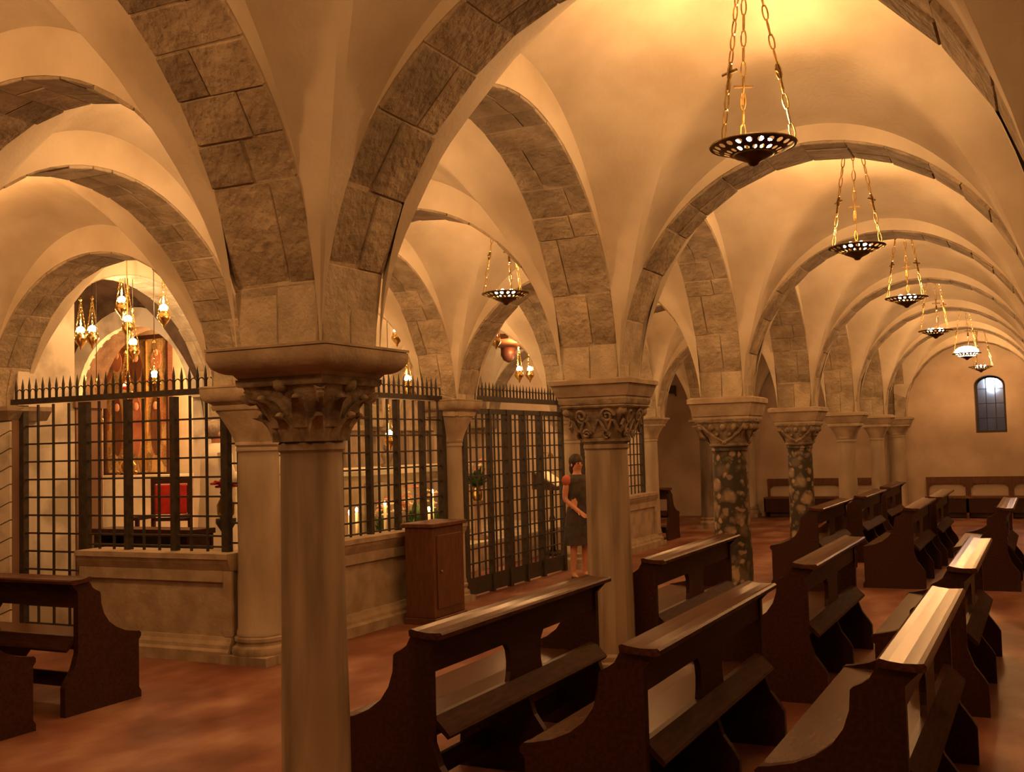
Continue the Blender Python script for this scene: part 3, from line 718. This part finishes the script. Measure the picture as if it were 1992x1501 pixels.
for k in (0, 2, 4): lamp_or_added_light(mid('Z', 'W'), (k+.5)*SY, 3.1, LAMP_W*.3)

# ------------------------------------------------------------------ wooden cabinet by the parapet
cab = thing('cabinet', 'reddish brown wooden cabinet standing against the parapet left of the gate', 'cabinet', (-2.72, 5.62, 0), 0)
MB().box(-.16, .16, -.30, .30, .06, .93).build('body', M['boxwood'], cab, bevel=.006)
MB().box(-.18, .18, -.32, .32, 0, .06).build('plinth', M['boxwood'], cab, bevel=.005)
MB().box(-.19, .19, -.33, .33, .93, .97).build('lid', M['boxwood'], cab, bevel=.006)
MB().box(.16, .172, -.24, .24, .14, .85).build('door', M['boxwood'], cab, bevel=.004)
MB().ball((.18, -.18, .5), .014).build('knob', M['brass'], cab)

# ------------------------------------------------------------------ people
def skinned(name, joints, edges, m, parent=None, sub=2, root=0):
    me = bpy.data.meshes.new(name); me.from_pydata([j[:3] for j in joints], edges, []); me.materials.append(m)
    o = bpy.data.objects.new(name, me); COL.objects.link(o)
    if parent: o.parent = parent
    bm = bmesh.new(); bm.from_mesh(me); lay = bm.verts.layers.skin.verify(); bm.verts.ensure_lookup_table()
    for v, j in zip(bm.verts, joints): v[lay].radius = (j[3], j[4] if len(j) > 4 else j[3]); v[lay].use_root = (v.index == root)
    bm.to_mesh(me); bm.free()
    s = o.modifiers.new('skin', 'SKIN'); s.use_smooth_shade = True
    q = o.modifiers.new('sub', 'SUBSURF'); q.levels = sub; q.render_levels = sub
    return o
def person_body(h, armL, armR, name='person'):
    """standing figure facing local -y; arms given as (elbow, wrist) offsets from the shoulder"""
    k = h/1.70; J = []; E = []
    def add(p, r, par=None):
        J.append((p[0]*k, p[1]*k, p[2]*k, r*k)); i = len(J)-1
        if par is not None: E.append((par, i))
        return i
    pel = add((0, 0, .93), .125); ch = add((0, .0, 1.13), .12, pel); br = add((0, -.01, 1.30), .13, ch); nk = add((0, .005, 1.42), .062, br); hd0 = add((0, 0, 1.48), .052, nk); hd1 = add((0, -.012, 1.56), .082, hd0); hd2 = add((0, .0, 1.63), .08, hd1)
    for sx, arm in ((-1, armL), (1, armR)):
        hp = add((sx*.085, 0, .88), .09, pel); kn = add((sx*.095, -.015, .49), .055, hp); ak = add((sx*.095, .02, .085), .036, kn); add((sx*.10, -.06, .035), .034, ak); add((sx*.105, -.14, .025), .026, len(J)-1)
        sh = add((sx*.165, 0, 1.36), .058, br); el = add((sx*.165+arm[0][0], arm[0][1], 1.36+arm[0][2]), .040, sh); wr = add((sx*.165+arm[1][0], arm[1][1], 1.36+arm[1][2]), .027, el)
        e = Vector(J[el][:3])/k; w_ = Vector(J[wr][:3])/k; d = (w_-e).normalized(); pm = w_+d*.06
        pl = add(pm, .030, wr)
        s_ = d.cross(Vector((0, -1, .2))).normalized()
        for q, ln in ((-1.5, .055), (-.5, .07), (.5, .068), (1.5, .05)):
            a = add(pm+s_*q*.016+d*.03, .009, pl); add(pm+s_*q*.018+d*(.03+ln*.6)+Vector((0, -.006, 0)), .008, a); add(pm+s_*q*.018+d*(.03+ln)+Vector((0, -.02, 0)), .007, len(J)-1)
        a = add(w_+s_*(.03*-sx)+d*.03, .010, wr); add(w_+s_*(.048*-sx)+d*.065, .008, a)
    return J, E, k
def head_bits(o, k, hair_m, long=False):
    MB().ball((0, -.092*k, 1.545*k), .016*k, 8, 6, (.8, 1, 1.3)).build('nose', M['skin'], o, smooth=True)
    for sx in (-1, 1):
        MB().ball((sx*.03*k, -.083*k, 1.575*k), .011*k, 8, 6).build('eye', M['hair'], o, smooth=True)
        MB().ball((sx*.083*k, .0, 1.555*k), .024*k, 8, 6, (.4, .7, 1.2)).build('ear', M['skin'], o, smooth=True)
    MB().ball((0, -.083*k, 1.508*k), .020*k, 8, 6, (1.1, .35, .35)).build('mouth', M['coral'], o, smooth=True)
    hm = MB(); hm.ball((0, .022*k, 1.60*k), .102*k, 14, 10, (.96, 1.0, 1.06))
    if long: hm.ball((0, .065*k, 1.50*k), .075*k, 12, 8, (1.05, .7, 1.3))
    hm.build('hair', hair_m, o, smooth=True)
def ell(cx, cy, rx, ry, z, n=24, rip=0, m=8): return [(cx+(rx+rip*math.cos(m*2*PI*j/n))*math.cos(2*PI*j/n), cy+(ry+rip*math.cos(m*2*PI*j/n))*math.sin(2*PI*j/n), z) for j in range(n)]
J, E, k = person_body(1.57, ((-.03, .03, -.27), (.06, -.16, -.42)), ((.03, .03, -.27), (-.06, -.14, -.42)))
wom = skinned('person', J, E, M['skin']); wom.location = (-2.55, 8.90, 0); wom.rotation_euler = (0, 0, 1.0)
tag(wom, 'woman in dark top and skirt standing by the gate, half hidden by a column', 'person')
head_bits(wom, k, M['hair'], True)
MB().loft([ell(0, 0, .155*k, .125*k, .92*k), ell(0, 0, .142*k, .118*k, 1.05*k), ell(0, 0, .152*k, .125*k, 1.15*k), ell(0, -.012*k, .168*k, .142*k, 1.28*k), ell(0, 0, .178*k, .118*k, 1.36*k), ell(0, .0, .125*k, .088*k, 1.405*k), ell(0, .0, .085*k, .075*k, 1.425*k)], False).build('top', M['black'], wom, smooth=True)
MB().loft([ell(0, 0, .15*k, .125*k, .99*k), ell(0, 0, .185*k, .155*k, .85*k, rip=.003), ell(0, 0, .205*k, .175*k, .68*k, rip=.006), ell(0, 0, .225*k, .19*k, .47*k, rip=.01)], False).build('skirt', M['black'], wom, smooth=True)
for sx in (-1, 1): MB().ball((sx*.175*k, 0, 1.345*k), .07*k, 10, 8, (1, .95, 1.1)).build('sleeve', M['coral'], wom, smooth=True)
for sx in (-1, 1): MB().ball((sx*.10*k, -.05*k, .03*k), .05*k, 10, 6, (.9, 2.1, .62)).build('shoe', M['black'], wom, smooth=True)
J, E, k = person_body(1.72, ((-.05, -.06, -.27), (.05, -.27, -.30)), ((.05, -.06, -.27), (-.05, -.27, -.30)))
pri = skinned('person', J, E, M['skin']); pri.location = (-5.26, 5.35, .34); pri.rotation_euler = (0, 0, PI-.5)
tag(pri, 'person in a long white robe standing with back turned behind the left grille', 'person')
head_bits(pri, k, M['greyhair'])
MB().loft([ell(0, 0, .27*k, .22*k, .03*k, 32, .012), ell(0, 0, .25*k, .205*k, .5*k, 32, .012), ell(0, 0, .21*k, .175*k, .95*k, 32, .006), ell(0, 0, .215*k, .17*k, 1.2*k, 32, .003), ell(0, 0, .23*k, .15*k, 1.34*k, 32), ell(0, 0, .15*k, .11*k, 1.42*k, 32), ell(0, 0, .075*k, .075*k, 1.455*k, 32)], False).build('robe', M['cloth'], pri, smooth=True)
for sx in (-1, 1):
    a = Vector((sx*.18, 0, 1.36))*k; b = Vector((sx*.22, -.06, 1.09))*k; c = Vector((sx*.13, -.25, 1.06))*k
    MB().tube([a, (a+b)/2, b, (b+c)/2, c], [.075*k, .07*k, .075*k, .08*k, .085*k], 12, False).build('sleeve', M['cloth'], pri, smooth=True)

# ------------------------------------------------------------------ left chapel furnishings
ic = thing('icon', 'tall gilded painted icon in the arched room behind the left grille', 'icon', (-8.50, 7.42, 0))
MB().box(-.56, .56, -.02, .03, 1.47, 3.30).build('painted_panel', M['icon'], ic)
fm = MB(); fm.box(-.66, -.56, -.05, .05, 1.42, 3.36).box(.56, .60, -.04, .05, 1.42, 3.36).box(-.56, .56, -.04, .05, 3.30, 3.36).box(-.56, .56, -.04, .05, 1.42, 1.47)
fm.build('frame', M['wood'], ic)
figs = [(-.36, 3.02, .09, .14, 'fresco'), (.0, 2.93, .12, .2, 'boxwood'), (.37, 3.02, .09, .14, 'fresco')]
for c_ in range(3): figs.append((-.36+.36*c_, 2.12, .10, .42, ('boxwood', 'fresco', 'boxwood')[c_]))
for x, z, rx, rz_, mm in figs:
    MB().prism([(x+rx*math.cos(q*PI/8), z+rz_*math.sin(q*PI/8)) for q in range(16)], XZ, -.03, -.02).build('painted_figure', M[mm], ic)
    MB().ball((x, -.03, z+rz_*.62), min(rx*.5, .05), 8, 5, (1, .3, 1.15)).build('painted_head', M['skin'], ic)
for x in (-.18, .18): MB().box(x-.012, x+.012, -.035, -.02, 1.5, 3.28).build('gilt_strip', M['gold'], ic)
al = thing('white_altar', 'white cloth covered altar block below the gilded icon', 'altar', (-8.35, 7.25, .34))
MB().box(-.85, .85, -.25, .25, 0, 1.06).build('block', M['white_marble'], al)
MB().box(-.90, .90, -.29, .28, 1.06, 1.10).build('tabletop', M['white_marble'], al)
MB().box(-.88, .88, -.30, -.285, .30, 1.08).build('altar_cloth', M['cloth'], al)
lamp('icon_room_lamp', (-7.08, 7.15, 2.95), 110, r=.08)  # unseen light added to brighten the wall beside the icon
# red chair
ch = thing('armchair', 'red velvet chair with dark wooden frame behind the left grille', 'chair', (-6.22, 5.55, .34), .35)
MB().box(-.22, .22, -.22, .22, .40, .48).build('seat', M['red'], ch, bevel=.02)
MB().box(-.19, .19, .18, .23, .68, 1.02).build('back_cushion', M['red'], ch, bevel=.015)
for x in (-.22, .22):
    MB().box(x-.02, x+.02, .19, .235, 0, 1.10).build('back_post', M['wood'], ch); MB().box(x-.02, x+.02, -.22, -.18, 0, .66).build('front_leg', M['wood'], ch); MB().box(x-.025, x+.025, -.24, .2, .64, .68).build('armrest', M['wood'], ch)
MB().box(-.2, .2, .195, .23, 1.03, 1.09).build('top_rail', M['wood'], ch)
MB().box(-.2, .2, .195, .23, .6, .64).build('cross_rail', M['wood'], ch)
kn = thing('kneeler', 'low dark wooden kneeler just behind the left grille', 'kneeler', (-5.2, 4.35, 0))
MB().box(-.68, .66, -.16, .16, .93, .98).build('top', M['wood'], kn)
MB().box(-.66, .64, .12, .15, .70, .93).build('back_panel', M['wood'], kn)
for x in (-.62, .6): MB().box(x-.03, x+.03, -.14, .14, 0, .93).build('leg', M['wood'], kn)
MB().box(-.6, .58, -.12, .12, .25, .29).build('shelf', M['wood'], kn)
# candle on tall stand with red flowers, right end of grille
cs = thing('candle_stand', 'tall white candle on a dark stand at the right end of the left grille', 'candle stand', (-3.78, 4.15, 0))
MB().lathe([(.12, 0), (.13, .03), (.03, .06), (.02, .6), (.035, 1.0), (.02, 1.1), (.07, 1.14)], 16).build('stand', M['iron'], cs, smooth=True)
MB().lathe([(.032, 1.14), (.032, 1.78), (.01, 1.8)], 14).build('candle', M['wax'], cs, smooth=True)
def flower_bunch(name, label, loc, R, hgt, petals, seed, foliage=26, vase=True, cat='flowers', group=None):
    rnd = random.Random(seed); t = thing(name, label, cat, loc, 0, group)
    if vase: MB().lathe([(.05, 0), (.075, .04), (.08, .12), (.05, .18), (.06, .20)], 16).build('vase', M['brass'], t, smooth=True)
    mb = MB(); z0 = .18 if vase else .02
    for i in range(foliage):
        a = rnd.uniform(0, 2*PI); el = rnd.uniform(.15, 1.35); ln = rnd.uniform(.55, 1)*hgt
        d = Vector((math.cos(a)*math.cos(el)*R/hgt, math.sin(a)*math.cos(el)*R/hgt, math.sin(el))); p = Vector((0, 0, z0)); s_ = d.cross(Vector((0, 0, 1))).normalized()
        q = [p+d*ln*u+Vector((0, 0, -.18*ln*u*u)) for u in (0, .4, .75, 1)]; ws = (.008, .035, .03, .002)
        mb.loft([[tuple(c-s_*w_), tuple(c+Vector((0, 0, .004))), tuple(c+s_*w_)] for c, w_ in zip(q, ws)], False, False)
    mb.build('foliage', M['leaf'], t)
    for i in range(petals):
        a = rnd.uniform(0, 2*PI); rr = R*math.sqrt(rnd.random())*.85; z = z0+hgt*rnd.uniform(.45, 1.0); c = (rr*math.cos(a), rr*math.sin(a), z); b = MB()
        for q in range(6):
            an = q*PI/3; b.ball((c[0]+.028*math.cos(an), c[1]+.028*math.sin(an), c[2]), .024, 6, 4, (1, 1, .5))
        b.ball((c[0], c[1], c[2]+.012), .018, 6, 4)
        b.build('blossom', M['petal'] if rnd.random() < .6 else M['pink'], t, smooth=True)
    return t
fb = flower_bunch('flower_bunch', 'small red flower bunch beside the tall candle at the grille end', (-3.84, 3.86, 1.12), .11, .16, 9, 3, 12)
fb.children and None
for o in kids(fb):
    if o.name.startswith('blossom'): o.data.materials[0] = M['red']
ped = tag(MB().lathe([(.14, 0), (.14, .04), (.05, .08), (.04, 1.0), (.09, 1.08), (.09, 1.12)], 16).build('flower_pedestal', M['iron'], smooth=True, loc=(-3.84, 3.86, 0)), 'thin dark pedestal carrying the small red flower bunch', 'pedestal')

# hanging oil lamps of the chapel and sanctuary
def oil_proto(label, loc, top, red=False):
    t = thing('oil_lamp', label, 'oil lamp', loc, 0, 'hanging oil lamps behind the grilles')
    MB().lathe([(.002, -.15), (.012, -.13), (.016, -.11), (.05, -.07), (.075, -.03), (.07, .0), (.055, .015), (.06, .03)], 16, cap=False).build('bowl', M['gold'] if not red else M['brass'], t, smooth=True)
    g = MB().lathe([(.030, -.02), (.036, .03), (.033, .06)], 12).build('cup', M['redglass'] if red else M['gold'], t, smooth=True)
    MB().ball((0, 0, .075), .042 if not red else .032, 8, 6, (1, 1, 1.1)).build('flame', M['bulb'] if not red else M['redglow'], t, smooth=True)
    for j in range(3):
        a = j*2*PI/3+.3; mb = MB(); p0 = Vector((.068*math.cos(a), .068*math.sin(a), .01)); p1 = Vector((0, 0, .42)); d = p1-p0; nn = 10
        for i in range(nn):
            c = p0+d*((i+.5)/nn); u = d.normalized(); w_ = u.cross(Vector((0, 0, 1))).normalized() if i % 2 else u.cross(Vector((1, 0, .1))).normalized()
            mb.tube([c+u*.024*math.cos(q*PI/4)+w_*.008*math.sin(q*PI/4) for q in range(9)], .003, 4, False)
        mb.build('chain', M['gold'], t)
    MB().lathe([(.004, .40), (.02, .42), (.01, .45)], 8).build('canopy_cap', M['gold'], t)
    return t
oilp = {}
def roof_z(x, y):
    rows = ['D', 'C', 'B', 'A', 'Z', 'W']
    for a, b in zip(rows, rows[1:]):
        if X_[a] <= x < X_[b]:
            ha = (X_[b]-X_[a])/2-W/2; u = max(-1, min(1, (x-(X_[a]+X_[b])/2)/ha)); v = (y/SY) % 1.0
            v = max(-1, min(1, (v-.5)*SY/(SY/2-W/2))); cu, cv = math.sqrt(1-u*u), math.sqrt(1-v*v)
            return ZS+max((3.49-ZS+RISE)*cu, (3.66-ZS+RISE)*cv)+.40*cu*cu*cv*cv
    return 3.8
def oil(x, y, z, label, red=False, w=0, roof=3.75):
    key = red
    top = max(.6, roof_z(x, y)-z)
    if key not in oilp: o = oilp[key] = oil_proto(label, (x, y, z), top, red); KIDS[o.name] = [(c, kids(c)) for c in kids(o)]
    else: o = dup(oilp[key], (x, y, z), 0, label)
    MB().tube([(0, 0, .44), (0, 0, top)], .004, 5).build('rod', M['iron'], o)
    if w: lamp('oil_light', (x, y, z+.16), w, r=.04)
oil(-6.90, 5.0, 3.05, 'gilded oil lamp at the left of the lamp cluster behind the left grille', w=4)
oil(-6.72, 5.0, 3.05, 'gilded oil lamp touching the leftmost lamp of the cluster')
oil(-6.27, 5.0, 3.34, 'topmost gilded oil lamp in the middle of the left chapel', w=5)
oil(-6.23, 5.05, 3.13, 'gilded oil lamp hanging directly below the topmost chapel lamp')
oil(-6.23, 5.12, 2.88, 'gilded oil lamp in front of the upper part of the gilded icon')
oil(-5.66, 5.0, 3.20, 'bright gilded oil lamp at the right of the chapel cluster', w=7)
oil(-5.80, 5.0, 2.49, 'gilded oil lamp low above the grille spikes before the icon')
oil(-6.66, 5.0, 2.12, 'small red oil lamp left of the icon behind the left grille', True)
oil(-6.22, 5.0, 2.40, 'small red oil lamp seen between the grille spikes', True)
oil(-4.7, 8.13, 3.55, 'oil lamp highest in the narrow gap right of the nearest pier', w=3)
oil(-4.7, 8.18, 3.40, 'oil lamp second from top in the gap right of the nearest pier')
oil(-4.7, 8.14, 3.16, 'oil lamp third from top in the gap right of the nearest pier')
oil(-4.7, 8.38, 2.54, 'oil lamp just above the spikes of the middle grille', w=2)
oil(-4.7, 7.91, 1.82, 'small oil lamp hanging low above the altar behind the middle grille', w=1.5, roof=3.4)
oil(-4.7, 11.9, 3.50, 'oil lamp topmost above the tall iron gate', w=4)
oil(-4.7, 12.5, 3.22, 'oil lamp rightmost above the tall iron gate', w=3)
oil(-4.7, 11.75, 2.84, 'oil lamp left one of the pair low above the gate spikes', w=3)
oil(-4.7, 12.15, 2.86, 'oil lamp right one of the pair low above the gate spikes')
oil(-4.7, 10.97, 3.32, 'red oil lamp glowing beside the dark canopy above the gate', True)
# big gold censer lamp
gl = thing('gilt_lamp', 'long gilded hanging lamp on a thick chain before the icon', 'oil lamp', (-5.80, 4.62, 1.6))
MB().lathe([(.004, -.22), (.012, -.17), (.02, -.15), (.03, -.10), (.075, -.05), (.085, 0), (.06, .05), (.03, .08), (.045, .11), (.02, .14)], 18).build('body', M['gold'], gl, smooth=True)
for j in range(3):
    a = j*2*PI/3
    MB().ball((.10*math.cos(a), .10*math.sin(a), -.07), .022).build('pendant', M['gold'], gl, smooth=True)
    mb = MB()
    for i in range(16): mb.ball((.055*math.cos(a)*(1-i/16), .055*math.sin(a)*(1-i/16), .06+i*.035), .013, 6, 4)
    mb.build('chain', M['gold'], gl, smooth=True)
MB().tube([(0, 0, .6), (0, 0, roof_z(-5.8, 4.62)-1.6)], .006, 5).build('rod', M['gold'], gl)

# ------------------------------------------------------------------ sanctuary: altar, retable, flowers, candles
am = thing('altar', 'long stone altar with a white cloth behind the middle grille', 'altar', (-5.65, 9.5, .38))
MB().box(-.38, .38, -1.45, 1.45, .06, .98).build('block', M['impost'], am)
MB().box(-.43, .43, -1.5, 1.5, 0, .06).build('plinth', M['impost'], am)
MB().box(-.44, .44, -1.55, 1.55, .98, 1.03).build('tabletop', M['white_marble'], am)
MB().box(-.455, .455, -1.56, 1.56, 1.03, 1.07).build('altar_cloth', M['cloth'], am)
for y in (-1.05, -.35, .35, 1.05): MB().box(.38, .40, y-.28, y+.28, .16, .88).build('relief_panel', M['marble'], am, bevel=.01)
rt_ = thing('retable', 'stone retable with arch and pilasters on the wall behind the altar', 'retable', (-6.48, 10.6, .38))
MB().box(0, .06, -1.3, 1.3, 1.0, 2.2).build('back_panel', M['impost'], rt_)
for y in (-1.2, 1.2, -.4, .4): MB().box(.0, .12, y-.07, y+.07, 1.0, 1.6).build('pilaster', M['marble'], rt_, bevel=.008)
MB().box(0, .16, -1.36, 1.36, 1.6, 1.68).build('cornice', M['impost'], rt_, bevel=.01)
MB().prism(arc(0, 1.68, 1.2, 0, PI, 20, .75)+list(reversed(arc(0, 1.68, .98, 0, PI, 20, .75))), YZ, .04, .14).build('arch_moulding', M['impost'], rt_)
stt = thing('statuette', 'small dark carved bust on the altar behind the middle grille', 'statuette', (-5.55, 9.17, 1.45))
MB().lathe([(.09, 0), (.10, .03), (.05, .05), (.07, .10), (.10, .17), (.06, .22)], 14).build('body', M['dark_marble'], stt, smooth=True)
MB().ball((0, 0, .27), .055, 10, 8, (1, 1, 1.2)).build('head', M['dark_marble'], stt, smooth=True)
flower_bunch('flower_arrangement', 'pale and pink flower arrangement at the middle of the altar front', (-5.02, 8.95, .38), .30, .62, 26, 5, 34)
flower_bunch('flower_arrangement', 'pale flower arrangement at the left of the altar front', (-5.02, 8.2, .38), .22, .50, 16, 6, 20)
flower_bunch('flower_arrangement', 'pale flower arrangement near the right post of the middle grille', (-5.02, 9.6, .38), .24, .55, 18, 8, 24)
flower_bunch('potted_fern', 'dark green fern on the floor behind the middle grille', (-4.5, 8.05, .38), .26, .36, 0, 9, 60, True, 'plant')
def candle(x, y, z, h, label, fl=True):
    t = thing('candle', label, 'candle', (x, y, z), 0, 'lit candles at the altar')
    MB().lathe([(.04, 0), (.045, .012), (.015, .03), (.02, .05)], 12).build('holder', M['brass'], t, smooth=True)
    MB().lathe([(.019, .05), (.019, .05+h), (.004, .055+h)], 10).build('wax', M['wax'], t, smooth=True)
    MB().ball((0, 0, .085+h), .017, 8, 6, (1, 1, 1.9)).build('flame', M['flame'], t, smooth=True)
    return t
for i, (x, y, zf, lb) in enumerate(((-4.8, 7.15, .95, 'lit candle at the left edge of the middle grille'), (-4.8, 7.30, .97, 'second lit candle from the left behind the middle grille'), (-4.8, 7.93, 1.01, 'lit candle alone left of the flowers behind the middle grille'), (-4.8, 8.82, .88, 'lit candle right of the fern, left one of two'), (-4.8, 9.02, .87, 'lit candle right of the fern, right one of two'), (-4.8, 9.12, 1.10, 'tallest lit candle beside the right post of the middle grille'), (-4.6, 11.0-.55, .98, 'lit candle at the left post of the tall gate'))):
    candle(x, y, .38, max(.05, zf-.38-.085), lb)
    if i in (0, 2, 4, 5): lamp('candle_light', (x+.02, y, zf+.06), 1.6, (1, .5, .12), .03)
# gate view: flower stand, lectern, bench
flower_bunch('flower_arrangement', 'tall green and red flower arrangement behind the left leaf of the gate', (-4.55, 9.95, .93), .34, .42, 12, 11, 60, True, 'flowers')
tag(MB().lathe([(.16, 0), (.16, .03), (.05, .08), (.035, .45), (.10, .53), (.10, .55)], 16).build('flower_stand', M['brown_marble'], smooth=True, loc=(-4.55, 9.95, .38)), 'turned stand under the tall flower arrangement behind the gate', 'stand')
le = thing('lectern', 'dark lectern with a brightly lit page behind the right part of the gate', 'lectern', (-4.15, 11.65, 0), 0)
MB().box(-.22, .22, -.22, .22, 0, .05).build('base', M['iron'], le, bevel=.01)
MB().lathe([(.04, .05), (.035, .5), (.05, .55), (.03, .6), (.03, 1.02)], 12).build('post', M['iron'], le, smooth=True)
MB().hexa([(-.2, -.28, 1.02), (.2, -.28, 1.0), (.2, .28, 1.0), (-.2, .28, 1.02), (-.2, -.28, 1.28), (.22, -.28, 1.03), (.22, .28, 1.03), (-.2, .28, 1.28)]).build('desk', M['wood'], le)
MB().hexa([(-.17, -.22, 1.275), (.19, -.22, 1.055), (.19, .22, 1.055), (-.17, .22, 1.275), (-.165, -.22, 1.29), (.195, -.22, 1.07), (.195, .22, 1.07), (-.165, .22, 1.29)]).build('open_book', M['paper'], le)
MB().tube([(-.2, 0, 1.28), (-.2, 0, 1.5), (-.1, 0, 1.58), (0, 0, 1.57)], .01, 6).build('lamp_arm', M['brass'], le)
MB().lathe([(.05, 1.50), (.035, 1.55), (.01, 1.57)], 12, (.0, 0, 0), False).build('lamp_shade', M['brass'], le, smooth=True)
lamp('reading_light', (.02, 0, 1.50), 2.6, r=.02, parent=le)
cn = thing('canopy', 'dark red wooden canopy bracket high behind the tall gate', 'canopy', (-5.0, 11.95, 3.05))
MB().prism([(-.45, .34), (.45, .24), (.45, .30), (.05, .46), (-.45, .42)], YZ, -.25, .25).build('roof_board', M['boxwood'], cn)
MB().lathe([(.02, .0), (.09, .04), (.13, .12), (.13, .24)], 16, (0, .05, 0)).build('hanging_bowl', M['wood'], cn, smooth=True)
MB().tube([(0, 0, .4), (0, 0, .85)], .02, 6).build('hanger', M['iron'], cn)
fz = tag(MB().box(-6.49, -6.46, 11.9, 13.5, 2.1, 3.4).build('wall_painting', M['fresco']), 'faded red fresco on the sanctuary wall above the gate', 'fresco')
cb = thing('loudspeaker', 'small black loudspeaker on a bracket high on the end wall', 'loudspeaker', (-4.82, YF-.14, 2.88))
MB().box(-.07, .07, -.08, .05, -.09, .09).build('body', M['black'], cb, bevel=.012); MB().tube([(0, .05, -.02), (.05, .14, -.15)], .015, 6).build('bracket', M['iron'], cb)

# added lights without fixtures, brightening the sanctuary and chapel bays
lamp_or_added_light(mid('C', 'B'), 1.5*SY, 3.05, 70); lamp_or_added_light(mid('C', 'B'), 2.6*SY, 3.1, 62); lamp_or_added_light(mid('C', 'B'), 3.5*SY, 3.1, 62); lamp_or_added_light(-7.8, 5.0, 3.1, 30)
